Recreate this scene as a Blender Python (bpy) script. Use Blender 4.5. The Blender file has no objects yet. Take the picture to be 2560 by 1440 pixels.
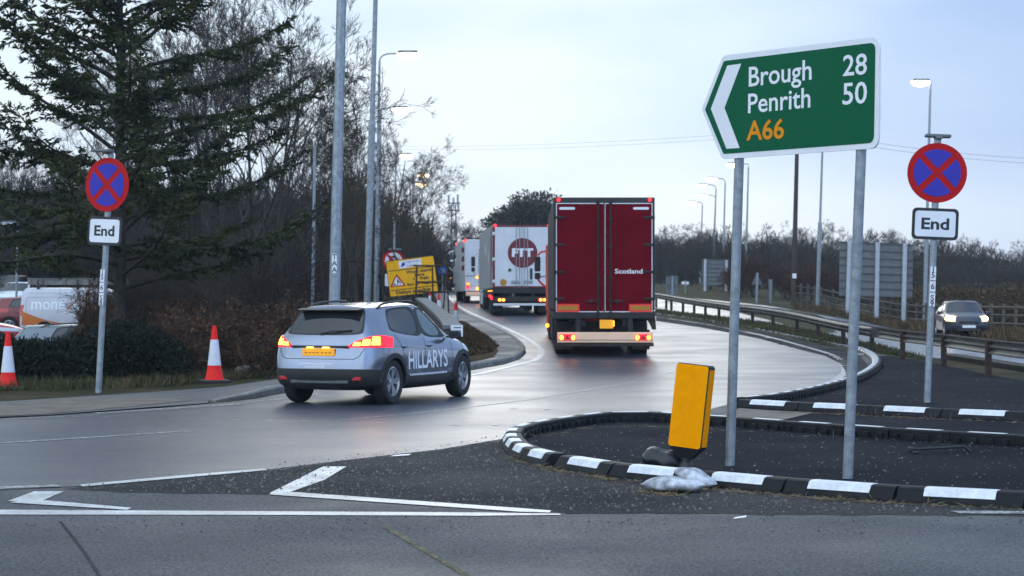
import bpy, bmesh, math, random
import numpy as np
from mathutils import Matrix, Vector
from mathutils.bvhtree import BVHTree
from mathutils.geometry import delaunay_2d_cdt

SC = bpy.context.scene
COL = SC.collection
R = math.radians

# ------------------------------------------------------------------ camera
F, CX, HY, HC = 5000.0, 1280.0, 742.0, 1.6        # focal length in photo pixels, centre column, eye-level row, eye height
cam_d = bpy.data.cameras.new("camera")
cam = bpy.data.objects.new("camera", cam_d)
COL.objects.link(cam)
cam.location = (0, 0, HC)
cam.rotation_euler = (R(90), 0, 0)
cam_d.sensor_width = 36.0
cam_d.lens = F / 2560 * 36
cam_d.shift_y = (HY - 720) / 2560
cam_d.clip_start = 0.2
cam_d.clip_end = 4000
cam_d.dof.use_dof = True
cam_d.dof.focus_distance = 21.0
cam_d.dof.aperture_fstop = 5.0
SC.camera = cam

# ------------------------------------------------------------------ sky, sun, exposure
SUN_EL, SUN_AZ = 15.0, -2.5                      # sun veiled by the overcast
world = bpy.data.worlds.new("World")
SC.world = world
world.use_nodes = True
wt = world.node_tree
wt.nodes.clear()
def wn(t, **k):
    n = wt.nodes.new(t)
    for a, b in k.items():
        setattr(n, a, b)
    return n
w_out = wn("ShaderNodeOutputWorld"); w_bg = wn("ShaderNodeBackground")
w_sky = wn("ShaderNodeTexSky", sky_type='NISHITA', sun_disc=False, sun_elevation=R(SUN_EL), sun_rotation=R(SUN_AZ))
w_tc = wn("ShaderNodeTexCoord")
w_map = wn("ShaderNodeMapping")
w_map.inputs['Scale'].default_value = (1.0, 1.0, 3.2)
w_map.inputs['Location'].default_value = (0.35, 0.0, 0.12)
w_n1 = wn("ShaderNodeTexNoise")
w_n1.inputs['Scale'].default_value = 5.0; w_n1.inputs['Detail'].default_value = 5.0; w_n1.inputs['Roughness'].default_value = 0.45
w_r1 = wn("ShaderNodeValToRGB")
w_r1.color_ramp.elements[0].position = 0.36; w_r1.color_ramp.elements[0].color = (4.9, 6.5, 8.5, 1)
w_r1.color_ramp.elements[1].position = 0.60; w_r1.color_ramp.elements[1].color = (6.5, 7.75, 8.9, 1)
w_sep = wn("ShaderNodeSeparateXYZ")
# greyer cloud towards the east (right), brightest straight ahead
w_mr = wn("ShaderNodeMapRange"); w_mr.interpolation_type = 'SMOOTHSTEP'
w_mr.inputs['From Min'].default_value = 0.08; w_mr.inputs['From Max'].default_value = 0.27
w_mx2 = wn("ShaderNodeMix", data_type='RGBA', blend_type='MULTIPLY')
w_mx2.inputs[7].default_value = (0.58, 0.67, 0.85, 1)
w_el = wn("ShaderNodeMapRange"); w_el.interpolation_type = 'SMOOTHSTEP'
w_el.inputs['From Min'].default_value = 0.10; w_el.inputs['From Max'].default_value = 0.02
w_mx3 = wn("ShaderNodeMix", data_type='RGBA', blend_type='MIX')
w_mx3.inputs[7].default_value = (7.2, 8.1, 8.9, 1)
w_elm = wn("ShaderNodeMath", operation='MULTIPLY'); w_elm.inputs[1].default_value = 0.45
w_mix = wn("ShaderNodeMix", data_type='RGBA')
w_mix.inputs[0].default_value = 0.97               # almost complete cloud cover
L_ = wt.links.new
L_(w_tc.outputs['Generated'], w_map.inputs['Vector']); L_(w_map.outputs[0], w_n1.inputs['Vector'])
L_(w_n1.outputs['Fac'], w_r1.inputs[0]); L_(w_tc.outputs['Generated'], w_sep.inputs[0])
L_(w_sep.outputs['X'], w_mr.inputs['Value']); L_(w_mr.outputs[0], w_mx2.inputs[0]); L_(w_r1.outputs[0], w_mx2.inputs[6])
L_(w_sep.outputs['Z'], w_el.inputs['Value']); L_(w_el.outputs[0], w_elm.inputs[0]); L_(w_elm.outputs[0], w_mx3.inputs[0])
L_(w_mx2.outputs[2], w_mx3.inputs[6])
w_bk = wn("ShaderNodeMapRange"); w_bk.interpolation_type = 'SMOOTHSTEP'      # added brightness behind the viewer, to light surfaces that face the camera
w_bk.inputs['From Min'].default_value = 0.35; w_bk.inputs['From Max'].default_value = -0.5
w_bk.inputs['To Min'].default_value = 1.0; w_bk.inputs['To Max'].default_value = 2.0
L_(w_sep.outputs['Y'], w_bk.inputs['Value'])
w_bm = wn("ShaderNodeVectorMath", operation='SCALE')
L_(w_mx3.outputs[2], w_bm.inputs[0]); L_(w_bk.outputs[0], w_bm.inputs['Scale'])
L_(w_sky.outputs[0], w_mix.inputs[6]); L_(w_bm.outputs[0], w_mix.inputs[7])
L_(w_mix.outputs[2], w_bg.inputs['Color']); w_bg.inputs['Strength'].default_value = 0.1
L_(w_bg.outputs[0], w_out.inputs[0])

sun_d = bpy.data.lights.new("sun", 'SUN')
sun = bpy.data.objects.new("sun", sun_d)
COL.objects.link(sun)
sun_d.energy = 0.26
sun_d.angle = R(22)
sun_d.color = (1.0, 0.95, 0.87)
sdir = Vector((math.sin(R(SUN_AZ)) * math.cos(R(SUN_EL)), math.cos(R(SUN_AZ)) * math.cos(R(SUN_EL)), math.sin(R(SUN_EL))))
sun.rotation_euler = sdir.to_track_quat('Z', 'Y').to_euler()
sun.location = (0, 60, 60)

SC.view_settings.view_transform = 'Standard'
SC.view_settings.look = 'None'
SC.view_settings.exposure = 0.33
SC.view_settings.gamma = 1.0
SC.view_settings.use_curve_mapping = False
SC.render.engine = 'CYCLES'
SC.cycles.use_denoising = True
SC.cycles.max_bounces = 6
SC.cycles.diffuse_bounces = 3
SC.cycles.glossy_bounces = 3
SC.cycles.transparent_max_bounces = 6
SC.cycles.sample_clamp_indirect = 8.0

# ------------------------------------------------------------------ terrain and picture geometry
def sst(a, b, x):
    t = min(1.0, max(0.0, (x - a) / (b - a)))
    return t * t * (3 - 2 * t)

def ramp(Y):
    if Y < 42: return 0.0
    if Y < 54: return 0.02 * (Y - 42) ** 2 / 24
    if Y < 190: return 0.02 * (Y - 48)
    return 2.84 + 0.5 * (1 - math.exp(-(Y - 190) / 100))

def zt(X, Y):
    if Y < 10: q = 0.0
    else: q = X / Y
    l = sst(-0.16, -0.08, q)
    r = 1 - sst(0.122, 0.205, q)
    z = ramp(Y) * l * r
    z += (1 - l) * 0.03 * min(55.0, max(0.0, Y - 75))
    d2 = ((X + 12.0) ** 2 + (Y - 56.5) ** 2) / 25.0
    if d2 < 8: z -= 0.78 * math.exp(-d2 * d2)
    return z

def ray(x, y, Y):
    return Vector(((x - CX) / F * Y, Y, HC - (y - HY) / F * Y))

def G(x, y, dz=0.0):
    """the point of the ground (raised by dz) seen at photo pixel x, y"""
    lo = 1.5
    Y = 1.5
    while Y < 700:
        p = ray(x, y, Y)
        if p.z <= zt(p.x, Y) + dz:
            hi = Y
            for _ in range(30):
                m = (lo + hi) / 2
                p = ray(x, y, m)
                if p.z <= zt(p.x, m) + dz: hi = m
                else: lo = m
            p = ray(x, y, hi)
            return Vector((p.x, p.y, zt(p.x, p.y) + dz))
        lo = Y
        Y *= 1.01
    p = ray(x, y, 400)
    return Vector((p.x, 400, zt(p.x, 400) + dz))

def GY(x, Y, dz=0.0):
    X = (x - CX) / F * Y
    return Vector((X, Y, zt(X, Y) + dz))

# ------------------------------------------------------------------ materials
def mat(name, col, rough=0.6, metal=0.0, var=0.12, vscale=3.0, bump=0.0, bscale=60.0, spec=0.5, emit=None, estr=0.0,
        coat=0.0, tint=None, alpha=None, fine=0.0):
    m = bpy.data.materials.new(name)
    m.use_nodes = True
    t = m.node_tree
    b = t.nodes["Principled BSDF"]
    b.inputs['Roughness'].default_value = rough
    b.inputs['Metallic'].default_value = metal
    b.inputs['Specular IOR Level'].default_value = spec
    b.inputs['Coat Weight'].default_value = coat
    tc = t.nodes.new("ShaderNodeTexCoord")
    n = t.nodes.new("ShaderNodeTexNoise")
    n.inputs['Scale'].default_value = vscale
    n.inputs['Detail'].default_value = 6
    n.inputs['Roughness'].default_value = 0.65
    t.links.new(tc.outputs['Object'], n.inputs['Vector'])
    rp = t.nodes.new("ShaderNodeValToRGB")
    c2 = tint or tuple(min(1, c * (1 + var)) for c in col)
    c1 = tuple(c * (1 - var) for c in col)
    rp.color_ramp.elements[0].position = 0.36
    rp.color_ramp.elements[0].color = (*c1, 1)
    rp.color_ramp.elements[1].position = 0.64
    rp.color_ramp.elements[1].color = (*c2, 1)
    t.links.new(n.outputs['Fac'], rp.inputs[0])
    outc = rp.outputs[0]
    if fine:
        n3 = t.nodes.new("ShaderNodeTexNoise")
        n3.inputs['Scale'].default_value = bscale
        n3.inputs['Detail'].default_value = 3
        n3.inputs['Roughness'].default_value = 0.8
        t.links.new(tc.outputs['Object'], n3.inputs['Vector'])
        mr = t.nodes.new("ShaderNodeMapRange")
        mr.inputs['From Min'].default_value = 0.34; mr.inputs['From Max'].default_value = 0.66
        mr.inputs['To Min'].default_value = max(0.12, 1 - fine); mr.inputs['To Max'].default_value = 1 + fine
        t.links.new(n3.outputs['Fac'], mr.inputs['Value'])
        mm = t.nodes.new("ShaderNodeMix"); mm.data_type = 'RGBA'; mm.blend_type = 'MULTIPLY'
        mm.inputs[0].default_value = 1.0
        t.links.new(outc, mm.inputs[6]); t.links.new(mr.outputs[0], mm.inputs[7])
        outc = mm.outputs[2]
    t.links.new(outc, b.inputs['Base Color'])
    if bump:
        n2 = t.nodes.new("ShaderNodeTexNoise")
        n2.inputs['Scale'].default_value = bscale
        n2.inputs['Detail'].default_value = 4
        t.links.new(tc.outputs['Object'], n2.inputs['Vector'])
        bp = t.nodes.new("ShaderNodeBump")
        bp.inputs['Strength'].default_value = bump
        bp.inputs['Distance'].default_value = 0.01
        t.links.new(n2.outputs['Fac'], bp.inputs['Height'])
        t.links.new(bp.outputs[0], b.inputs['Normal'])
    if emit:
        b.inputs['Emission Color'].default_value = (*emit, 1)
        b.inputs['Emission Strength'].default_value = estr
    if alpha is not None:
        b.inputs['Alpha'].default_value = alpha
    return m

def asphalt(name, lo, hi, r0, r1, bump=0.5, speck=0.35, sc=70.0, spec=0.5):
    """rolled asphalt: stone speckle, patchy wear, and wetness as patchy roughness"""
    m = mat(name, lo, 0.5, var=0.0, vscale=0.35, tint=hi, bump=bump, bscale=sc, fine=speck, spec=spec)
    t = m.node_tree
    b = t.nodes["Principled BSDF"]
    tc = t.nodes.new("ShaderNodeTexCoord")
    n = t.nodes.new("ShaderNodeTexNoise")
    n.inputs['Scale'].default_value = 0.5
    n.inputs['Detail'].default_value = 5
    mr = t.nodes.new("ShaderNodeMapRange")
    mr.inputs['From Min'].default_value = 0.35; mr.inputs['From Max'].default_value = 0.65
    mr.inputs['To Min'].default_value = r0; mr.inputs['To Max'].default_value = r1
    t.links.new(tc.outputs['Object'], n.inputs['Vector'])
    t.links.new(n.outputs['Fac'], mr.inputs['Value'])
    t.links.new(mr.outputs[0], b.inputs['Roughness'])
    return m

M = {}
M['ground'] = mat("verge soil and grass", (0.030, 0.034, 0.014), 0.95, var=0.35, vscale=0.6, tint=(0.075, 0.058, 0.030), bump=0.8, bscale=25, fine=0.4, spec=0.1)
M['road'] = asphalt("roundabout asphalt", (0.050, 0.052, 0.058), (0.074, 0.075, 0.079), 0.55, 0.75, spec=0.14, speck=1.2, sc=40, bump=1.0)
M['exit'] = asphalt("damp polished asphalt", (0.042, 0.050, 0.070), (0.058, 0.067, 0.086), 0.32, 0.41, bump=0.5, spec=0.40, speck=0.9, sc=36)
M['carriage'] = asphalt("wet carriageway asphalt", (0.055, 0.058, 0.066), (0.080, 0.082, 0.086), 0.24, 0.4, bump=0.25, spec=0.4)
M['island'] = asphalt("new black asphalt", (0.0080, 0.0095, 0.0145), (0.015, 0.0165, 0.022), 0.8, 0.98, bump=0.9, speck=1.1, spec=0.05)
M['dirt'] = asphalt("gritty dirt", (0.018, 0.018, 0.020), (0.048, 0.045, 0.043), 0.8, 0.98, bump=1.0, speck=1.1, sc=38, spec=0.1)
M['paving'] = asphalt("pavement asphalt", (0.075, 0.075, 0.076), (0.12, 0.118, 0.115), 0.5, 0.75, bump=0.5)
M['mulch'] = mat("brown verge soil", (0.055, 0.036, 0.018), 0.95, var=0.4, vscale=2.5, tint=(0.10, 0.066, 0.032), bump=1.0, bscale=30, fine=0.5, spec=0.1)
M['kerbstone'] = mat("concrete kerb", (0.20, 0.195, 0.185), 0.8, var=0.3, vscale=2.0, bump=0.3, bscale=80, fine=0.2)
def paint(name, lo, hi, chip, worn):
    """road paint rubbed away in chips that show the tarmac"""
    m = mat(name, lo, 0.4, var=0.2, vscale=1.6, tint=hi, bump=0.5, bscale=60, fine=0.3, spec=0.5)
    t = m.node_tree; b = t.nodes["Principled BSDF"]
    src = b.inputs['Base Color'].links[0].from_socket
    tc = t.nodes.new("ShaderNodeTexCoord"); n = t.nodes.new("ShaderNodeTexNoise")
    n.inputs['Scale'].default_value = 16; n.inputs['Detail'].default_value = 8; n.inputs['Roughness'].default_value = .75
    t.links.new(tc.outputs['Object'], n.inputs['Vector'])
    mr = t.nodes.new("ShaderNodeMapRange"); mr.inputs['From Min'].default_value = chip - .03; mr.inputs['From Max'].default_value = chip + .03
    t.links.new(n.outputs['Fac'], mr.inputs['Value'])
    mx = t.nodes.new("ShaderNodeMix"); mx.data_type = 'RGBA'; mx.inputs[7].default_value = (*worn, 1)
    t.links.new(mr.outputs[0], mx.inputs[0]); t.links.new(src, mx.inputs[6]); t.links.new(mx.outputs[2], b.inputs['Base Color'])
    return m
M['paint'] = paint("white road paint", (0.50, 0.50, 0.49), (0.72, 0.72, 0.70), 0.60, (0.09, 0.09, 0.088))
M['paintworn'] = paint("very worn white road paint", (0.34, 0.34, 0.335), (0.55, 0.55, 0.54), 0.50, (0.08, 0.08, 0.08))
M['yellowpaint'] = mat("faded yellow road paint", (0.075, 0.070, 0.056), 0.75, var=0.3, vscale=5, tint=(0.145, 0.122, 0.062), fine=0.8, bscale=40, spec=0.12)
M['tar'] = mat("tar seam", (0.034, 0.036, 0.041), 0.8, fine=0.6, bscale=30, spec=0.1)
M['steel'] = mat("galvanised steel", (0.27, 0.30, 0.33), 0.45, 0.35, var=0.22, vscale=9, bump=0.05, bscale=40, fine=0.1)
M['steeldark'] = mat("weathered dark steel", (0.085, 0.095, 0.10), 0.55, 0.3, var=0.25, vscale=9)
M['signback'] = mat("grey sign back", (0.13, 0.14, 0.145), 0.6, 0.1, var=0.12, vscale=2)
M['signwhite'] = mat("white sign sheeting", (0.78, 0.78, 0.82), 0.4, var=0.04)
M['postwhite'] = mat("pale steel post", (0.45, 0.47, 0.52), 0.5, 0.2, var=0.1)
M['signgreen'] = mat("green sign sheeting", (0.000, 0.098, 0.042), 0.5, spec=0.12, var=0.08, vscale=30)
M['signred'] = mat("red sign sheeting", (0.46, 0.010, 0.013), 0.5, spec=0.12, var=0.06)
M['signblue'] = mat("blue sign sheeting", (0.050, 0.045, 0.38), 0.5, spec=0.12, var=0.06)
M['signbluebright'] = mat("bright blue sign sheeting", (0.01, 0.13, 0.50), 0.5, var=0.05, spec=0.12)
M['darkred'] = mat("dark red car paint", (0.17, 0.008, 0.012), 0.35, var=0.05, coat=0.4)
M['signblack'] = mat("black sign sheeting", (0.012, 0.013, 0.018), 0.45, var=0.05)
M['signorange'] = mat("orange lettering", (0.80, 0.27, 0.008), 0.5, spec=0.12, var=0.04)
M['signyellow'] = mat("yellow works sign sheeting", (0.88, 0.43, 0.010), 0.5, spec=0.12, var=0.1, vscale=8)
M['bollard'] = mat("orange yellow reflective plastic", (1.0, 0.34, 0.0), 0.6, spec=0.02, var=0.06, vscale=14)
M['blackplastic'] = mat("black plastic", (0.018, 0.018, 0.019), 0.5, var=0.15)
M['rubber'] = mat("black kerb rubber", (0.013, 0.013, 0.015), 0.6, spec=0.15, var=0.3, vscale=6, bump=0.25, bscale=90, fine=0.25)
M['kerbwhite'] = mat("white kerb panel", (0.68, 0.69, 0.72), 0.5, var=0.12, vscale=7, tint=(0.76, 0.77, 0.80), fine=0.08, bscale=30)
M['cone'] = mat("red orange cone plastic", (0.80, 0.018, 0.012), 0.5, spec=0.2, var=0.12, vscale=5)
M['conesleeve'] = mat("white reflective cone sleeve", (0.62, 0.63, 0.70), 0.35, var=0.1, vscale=9)
M['rust'] = mat("rusty brown steel", (0.040, 0.022, 0.018), 0.8, 0.2, var=0.4, vscale=12)
M['railsteel'] = mat("dull weathered guardrail steel", (0.10, 0.095, 0.088), 0.5, 0.35, var=0.3, vscale=3, tint=(0.16, 0.152, 0.145), fine=0.15)
M['wood'] = mat("weathered fence timber", (0.10, 0.088, 0.070), 0.9, var=0.3, vscale=6, bump=0.3)
M['polewood'] = mat("creosoted pole timber", (0.055, 0.036, 0.028), 0.85, var=0.3, vscale=5)
M['bark'] = mat("grey brown bark", (0.048, 0.042, 0.036), 0.95, var=0.35, vscale=5, bump=0.5, bscale=25, spec=0.15)
M['twig'] = mat("dark twig bark", (0.056, 0.046, 0.040), 0.95, var=0.4, vscale=1.2, spec=0.15)
M['twigpale'] = mat("ochre twig bark", (0.070, 0.052, 0.034), 0.95, var=0.35, vscale=0.8, spec=0.15)
M['twigred'] = mat("red brown twig bark", (0.075, 0.042, 0.034), 0.95, var=0.35, vscale=1.0, spec=0.15)
M['needle'] = mat("spruce needles", (0.014, 0.026, 0.016), 0.75, var=0.3, vscale=0.9, tint=(0.070, 0.078, 0.026), spec=0.25)
M['hedge'] = mat("hedge leaves", (0.007, 0.012, 0.008), 0.8, var=0.35, vscale=1.4, tint=(0.017, 0.024, 0.014), spec=0.25)
M['evergreen'] = mat("evergreen leaves", (0.020, 0.030, 0.018), 0.7, var=0.35, vscale=0.5, tint=(0.045, 0.052, 0.026), spec=0.25)
M['deadleaf'] = mat("dead beech leaves", (0.095, 0.044, 0.025), 0.85, var=0.45, vscale=3, tint=(0.17, 0.078, 0.04), spec=0.2)
M['grass'] = mat("verge grass blades", (0.040, 0.052, 0.018), 0.8, var=0.3, vscale=0.7, tint=(0.105, 0.088, 0.040), spec=0.2)
M['straw'] = mat("dead straw", (0.17, 0.12, 0.062), 0.85, var=0.35, vscale=9, tint=(0.28, 0.21, 0.12), spec=0.2)
M['browngrass'] = mat("dead brown grass", (0.075, 0.048, 0.024), 0.85, var=0.4, vscale=2, tint=(0.13, 0.085, 0.045), spec=0.2)
M['stone'] = mat("grey stones", (0.07, 0.066, 0.06), 0.9, var=0.6, vscale=8, tint=(0.20, 0.185, 0.165))
M['bag'] = mat("dusty white sandbag cloth", (0.30, 0.305, 0.33), 0.85, var=0.3, vscale=6, tint=(0.58, 0.59, 0.63), bump=1.0, bscale=14, fine=0.25, spec=0.15)
M['blackbag'] = mat("black sandbag plastic", (0.014, 0.014, 0.016), 0.4, var=0.2, bump=0.4, bscale=25)
M['wall'] = mat("dull concrete wall", (0.075, 0.066, 0.058), 0.9, var=0.35, vscale=2, bump=0.4, bscale=20)
M['coping'] = mat("pale coping stone", (0.16, 0.16, 0.165), 0.8, var=0.25, vscale=3)
M['tactile'] = mat("buff tactile paving", (0.135, 0.105, 0.078), 0.8, var=0.25, vscale=2, tint=(0.19, 0.15, 0.115), fine=0.3)
M['glassclear'] = mat("clear side glass", (0.10, 0.145, 0.155), 0.05, var=0.3, vscale=2.5, spec=0.7)  # opaque pane; the teal light in the window is put into its colour
M['glass'] = mat("tinted car glass", (0.018, 0.021, 0.025), 0.04, var=0.05, spec=0.7)
M['silver'] = mat("metallic silver grey paint", (0.25, 0.28, 0.355), 0.20, 0.85, var=0.03, coat=0.8)
M['darkblue'] = mat("dark blue car paint", (0.022, 0.024, 0.046), 0.35, 0.0, var=0.05, coat=0.35)
M['whitecar'] = mat("white car paint", (0.70, 0.72, 0.78), 0.3, 0.0, var=0.03, coat=0.6)
M['redcar'] = mat("red car paint", (0.42, 0.012, 0.016), 0.3, 0.0, var=0.04, coat=0.6)
M['greycar'] = mat("blue grey car paint", (0.13, 0.16, 0.19), 0.3, 0.4, var=0.04, coat=0.6)
M['blackcar'] = mat("black car paint", (0.012, 0.013, 0.017), 0.25, 0.0, var=0.04, coat=0.6)
M['tyre'] = mat("tyre rubber", (0.014, 0.014, 0.015), 0.75, var=0.2, vscale=8, bump=0.2)
M['alloy'] = mat("alloy rim", (0.42, 0.43, 0.46), 0.3, 0.8, var=0.08)
M['chassis'] = mat("dirty black chassis", (0.016, 0.015, 0.015), 0.7, var=0.4, vscale=3)
M['mudflap'] = mat("muddy flap", (0.038, 0.028, 0.020), 0.85, var=0.4, vscale=4)
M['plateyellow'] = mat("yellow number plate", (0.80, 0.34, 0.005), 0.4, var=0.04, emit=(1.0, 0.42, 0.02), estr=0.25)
M['platewhite'] = mat("white number plate", (0.75, 0.75, 0.78), 0.4, var=0.04)
M['truckred'] = mat("dark red trailer doors", (0.135, 0.002, 0.009), 0.6, spec=0.05, var=0.10, vscale=1.5)
M['truckframe'] = mat("black trailer frame", (0.020, 0.019, 0.022), 0.5, var=0.2)
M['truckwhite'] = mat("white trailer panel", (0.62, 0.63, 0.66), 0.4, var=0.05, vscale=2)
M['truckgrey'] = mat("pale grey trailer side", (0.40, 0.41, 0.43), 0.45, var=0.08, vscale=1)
M['logored'] = mat("dark red lettering", (0.14, 0.006, 0.016), 0.45, var=0.05)
M['caborange'] = mat("orange red cab paint", (0.62, 0.045, 0.015), 0.35, var=0.06, coat=0.5)
M['alu'] = mat("pale peach beam paint", (0.95, 0.60, 0.40), 0.45, 0.0, var=0.06, vscale=2)  # warm light falling on the beams is put into this base colour
M['orangevinyl'] = mat("orange vinyl", (0.52, 0.13, 0.012), 0.45, var=0.06)
M['palevinyl'] = mat("pale grey lettering", (0.80, 0.82, 0.88), 0.4, var=0.03)
M['vangrey'] = mat("pale van paint", (0.50, 0.50, 0.55), 0.35, var=0.04, coat=0.5)
M['redplate'] = mat("red reflective border", (0.80, 0.010, 0.012), 0.4, var=0.05, emit=(1, 0.02, 0.02), estr=0.05)
M['amberplate'] = mat("amber reflective plate", (0.42, 0.19, 0.012), 0.45, var=0.15, vscale=30)
M['lensred'] = mat("red lamp lens", (0.45, 0.005, 0.012), 0.2, var=0.05, coat=0.6)
M['lensredlit'] = mat("glowing red lens", (0.5, 0.01, 0.02), 0.25, emit=(1.0, 0.003, 0.020), estr=1.6)
M['brake'] = mat("lit brake lamp", (0.9, 0.3, 0.05), 0.3, emit=(1.0, 0.40, 0.030), estr=6.5)
M['marker'] = mat("lit red marker lamp", (0.9, 0.02, 0.02), 0.3, emit=(1.0, 0.012, 0.016), estr=5.0)
M['amberlit'] = mat("lit amber lamp", (0.9, 0.3, 0.02), 0.3, emit=(1.0, 0.33, 0.02), estr=5.0)
M['platelamp'] = mat("lit plate lamp", (0.9, 0.6, 0.1), 0.3, emit=(1.0, 0.62, 0.10), estr=5.0)
M['headlit'] = mat("lit head lamp", (0.9, 0.8, 0.6), 0.2, emit=(1.0, 0.70, 0.38), estr=40.0)
M['headglow'] = mat("glowing head lamp glass", (0.9, 0.7, 0.4), 0.3, emit=(1.0, 0.60, 0.24), estr=1.5)  # warm emission of the lens stands for the halo round the lamp
M['headlens'] = mat("clear head lamp lens", (0.55, 0.58, 0.64), 0.12, var=0.05, coat=0.5)
M['lamp'] = mat("lit street lamp glass", (0.9, 0.85, 0.7), 0.3, emit=(1.0, 0.90, 0.70), estr=12.0)
M['lampwarm'] = mat("lit amber street lamp glass", (0.9, 0.7, 0.4), 0.3, emit=(1.0, 0.72, 0.40), estr=8.0)

# ------------------------------------------------------------------ mesh building
class MB:
    def __init__(s):
        s.v, s.f, s.m = [], [], []
    def add(s, verts, faces, mi=0, T=None):
        o = len(s.v)
        if T is not None:
            s.v += [tuple(T @ Vector(p)) for p in verts]
        else:
            s.v += [tuple(p) for p in verts]
        s.f += [tuple(i + o for i in f) for f in faces]
        s.m += [mi] * len(faces)
        return s
    def box(s, c, d, mi=0, T=None, ch=0.0):
        """box centred at c, size d, edges chamfered by ch"""
        hx, hy, hz = d[0] / 2, d[1] / 2, d[2] / 2
        if ch <= 0:
            v = [(c[0] + a * hx, c[1] + b * hy, c[2] + e * hz) for e in (-1, 1) for b in (-1, 1) for a in (-1, 1)]
            f = [(0, 2, 3, 1), (4, 5, 7, 6), (0, 1, 5, 4), (2, 6, 7, 3), (0, 4, 6, 2), (1, 3, 7, 5)]
            return s.add(v, f, mi, T)
        ch = min(ch, hx * .9, hy * .9, hz * .9)
        v, idx = [], {}
        for a in (-1, 1):
            for b in (-1, 1):
                for e in (-1, 1):
                    for ax in range(3):
                        p = [a * hx, b * hy, e * hz]
                        for k in range(3):
                            if k != ax: p[k] -= (a, b, e)[k] * ch
                        idx[(a, b, e, ax)] = len(v)
                        v.append((p[0] + c[0], p[1] + c[1], p[2] + c[2]))
        f = []
        for ax in range(3):
            for sg in (-1, 1):
                q = []
                for (u, w) in ((-1, -1), (1, -1), (1, 1), (-1, 1)):
                    k = [0, 0, 0]; k[ax] = sg; k[(ax + 1) % 3] = u; k[(ax + 2) % 3] = w
                    q.append(idx[(*k, ax)])
                f.append(tuple(q if sg > 0 else q[::-1]))
        for ax in range(3):
            o1, o2 = (ax + 1) % 3, (ax + 2) % 3
            for u in (-1, 1):
                for w in (-1, 1):
                    k0 = [0, 0, 0]; k1 = [0, 0, 0]
                    k0[ax] = -1; k1[ax] = 1
                    for k in (k0, k1): k[o1] = u; k[o2] = w
                    q = [idx[(*k0, o1)], idx[(*k1, o1)], idx[(*k1, o2)], idx[(*k0, o2)]]
                    f.append(tuple(q if u * w < 0 else q[::-1]))
        for a in (-1, 1):
            for b in (-1, 1):
                for e in (-1, 1):
                    q = [idx[(a, b, e, 0)], idx[(a, b, e, 1)], idx[(a, b, e, 2)]]
                    f.append(tuple(q if a * b * e > 0 else q[::-1]))
        return s.add(v, f, mi, T)
    def tube(s, pts, rad, n=12, mi=0, T=None, cap=True):
        """tube along points, radius a number or a list"""
        pts = [Vector(p) for p in pts]
        rs = rad if isinstance(rad, (list, tuple)) else [rad] * len(pts)
        v, f = [], []
        a = None
        for i, p in enumerate(pts):
            d = (pts[min(i + 1, len(pts) - 1)] - pts[max(i - 1, 0)]).normalized()
            if a is None:
                a = d.orthogonal().normalized()
            a = (a - d * a.dot(d)).normalized()
            b = d.cross(a)
            for k in range(n):
                t = 2 * math.pi * k / n
                v.append(p + (a * math.cos(t) + b * math.sin(t)) * rs[i])
        for i in range(len(pts) - 1):
            for k in range(n):
                f.append((i * n + k, i * n + (k + 1) % n, (i + 1) * n + (k + 1) % n, (i + 1) * n + k))
        if cap:
            f.append(tuple(range(n))[::-1])
            f.append(tuple((len(pts) - 1) * n + k for k in range(n)))
        return s.add(v, f, mi, T)
    def lathe(s, prof, n=24, mi=0, T=None):
        """profile (r, z) turned about z"""
        v, f = [], []
        for (r, z) in prof:
            for k in range(n):
                t = 2 * math.pi * k / n
                v.append((r * math.cos(t), r * math.sin(t), z))
        for i in range(len(prof) - 1):
            for k in range(n):
                f.append((i * n + k, i * n + (k + 1) % n, (i + 1) * n + (k + 1) % n, (i + 1) * n + k))
        if prof[0][0] > 1e-4: f.append(tuple(range(n))[::-1])
        if prof[-1][0] > 1e-4: f.append(tuple((len(prof) - 1) * n + k for k in range(n)))
        return s.add(v, f, mi, T)
    def prism(s, poly, y0, y1, mi=0, T=None, axis='y'):
        """outline (x, z) given thickness from y0 to y1"""
        n = len(poly)
        if axis == 'y':
            v = [(x, y0, z) for x, z in poly] + [(x, y1, z) for x, z in poly]
        elif axis == 'x':
            v = [(y0, x, z) for x, z in poly] + [(y1, x, z) for x, z in poly]
        else:
            v = [(x, z, y0) for x, z in poly] + [(x, z, y1) for x, z in poly]
        f = [tuple(range(n)), tuple(range(2 * n - 1, n - 1, -1))]
        for i in range(n):
            f.append((i, i + n, (i + 1) % n + n, (i + 1) % n))
        return s.add(v, f, mi, T)
    def ring(s, ro, ri, y0, y1, n=48, mi=0, T=None, c=(0, 0)):
        v, f = [], []
        for k in range(n):
            t = 2 * math.pi * k / n
            for (r, y) in ((ro, y0), (ri, y0), (ri, y1), (ro, y1)):
                v.append((c[0] + r * math.cos(t), y, c[1] + r * math.sin(t)))
        for k in range(n):
            a, b = 4 * k, 4 * ((k + 1) % n)
            for j in range(4):
                f.append((a + j, a + (j + 1) % 4, b + (j + 1) % 4, b + j))
        return s.add(v, f, mi, T)
    def mesh(s, name, mats, smooth=False, angle=35):
        me = bpy.data.meshes.new(name)
        me.from_pydata(s.v, [], s.f)
        for m in (mats if isinstance(mats, (list, tuple)) else [mats]):
            me.materials.append(M[m])
        me.polygons.foreach_set('material_index', s.m)
        bm = bmesh.new(); bm.from_mesh(me)
        bmesh.ops.recalc_face_normals(bm, faces=bm.faces)
        bm.to_mesh(me); bm.free()
        if smooth:
            me.shade_smooth()
            me.set_sharp_from_angle(angle=R(angle))
        me.update()
        return me

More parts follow.
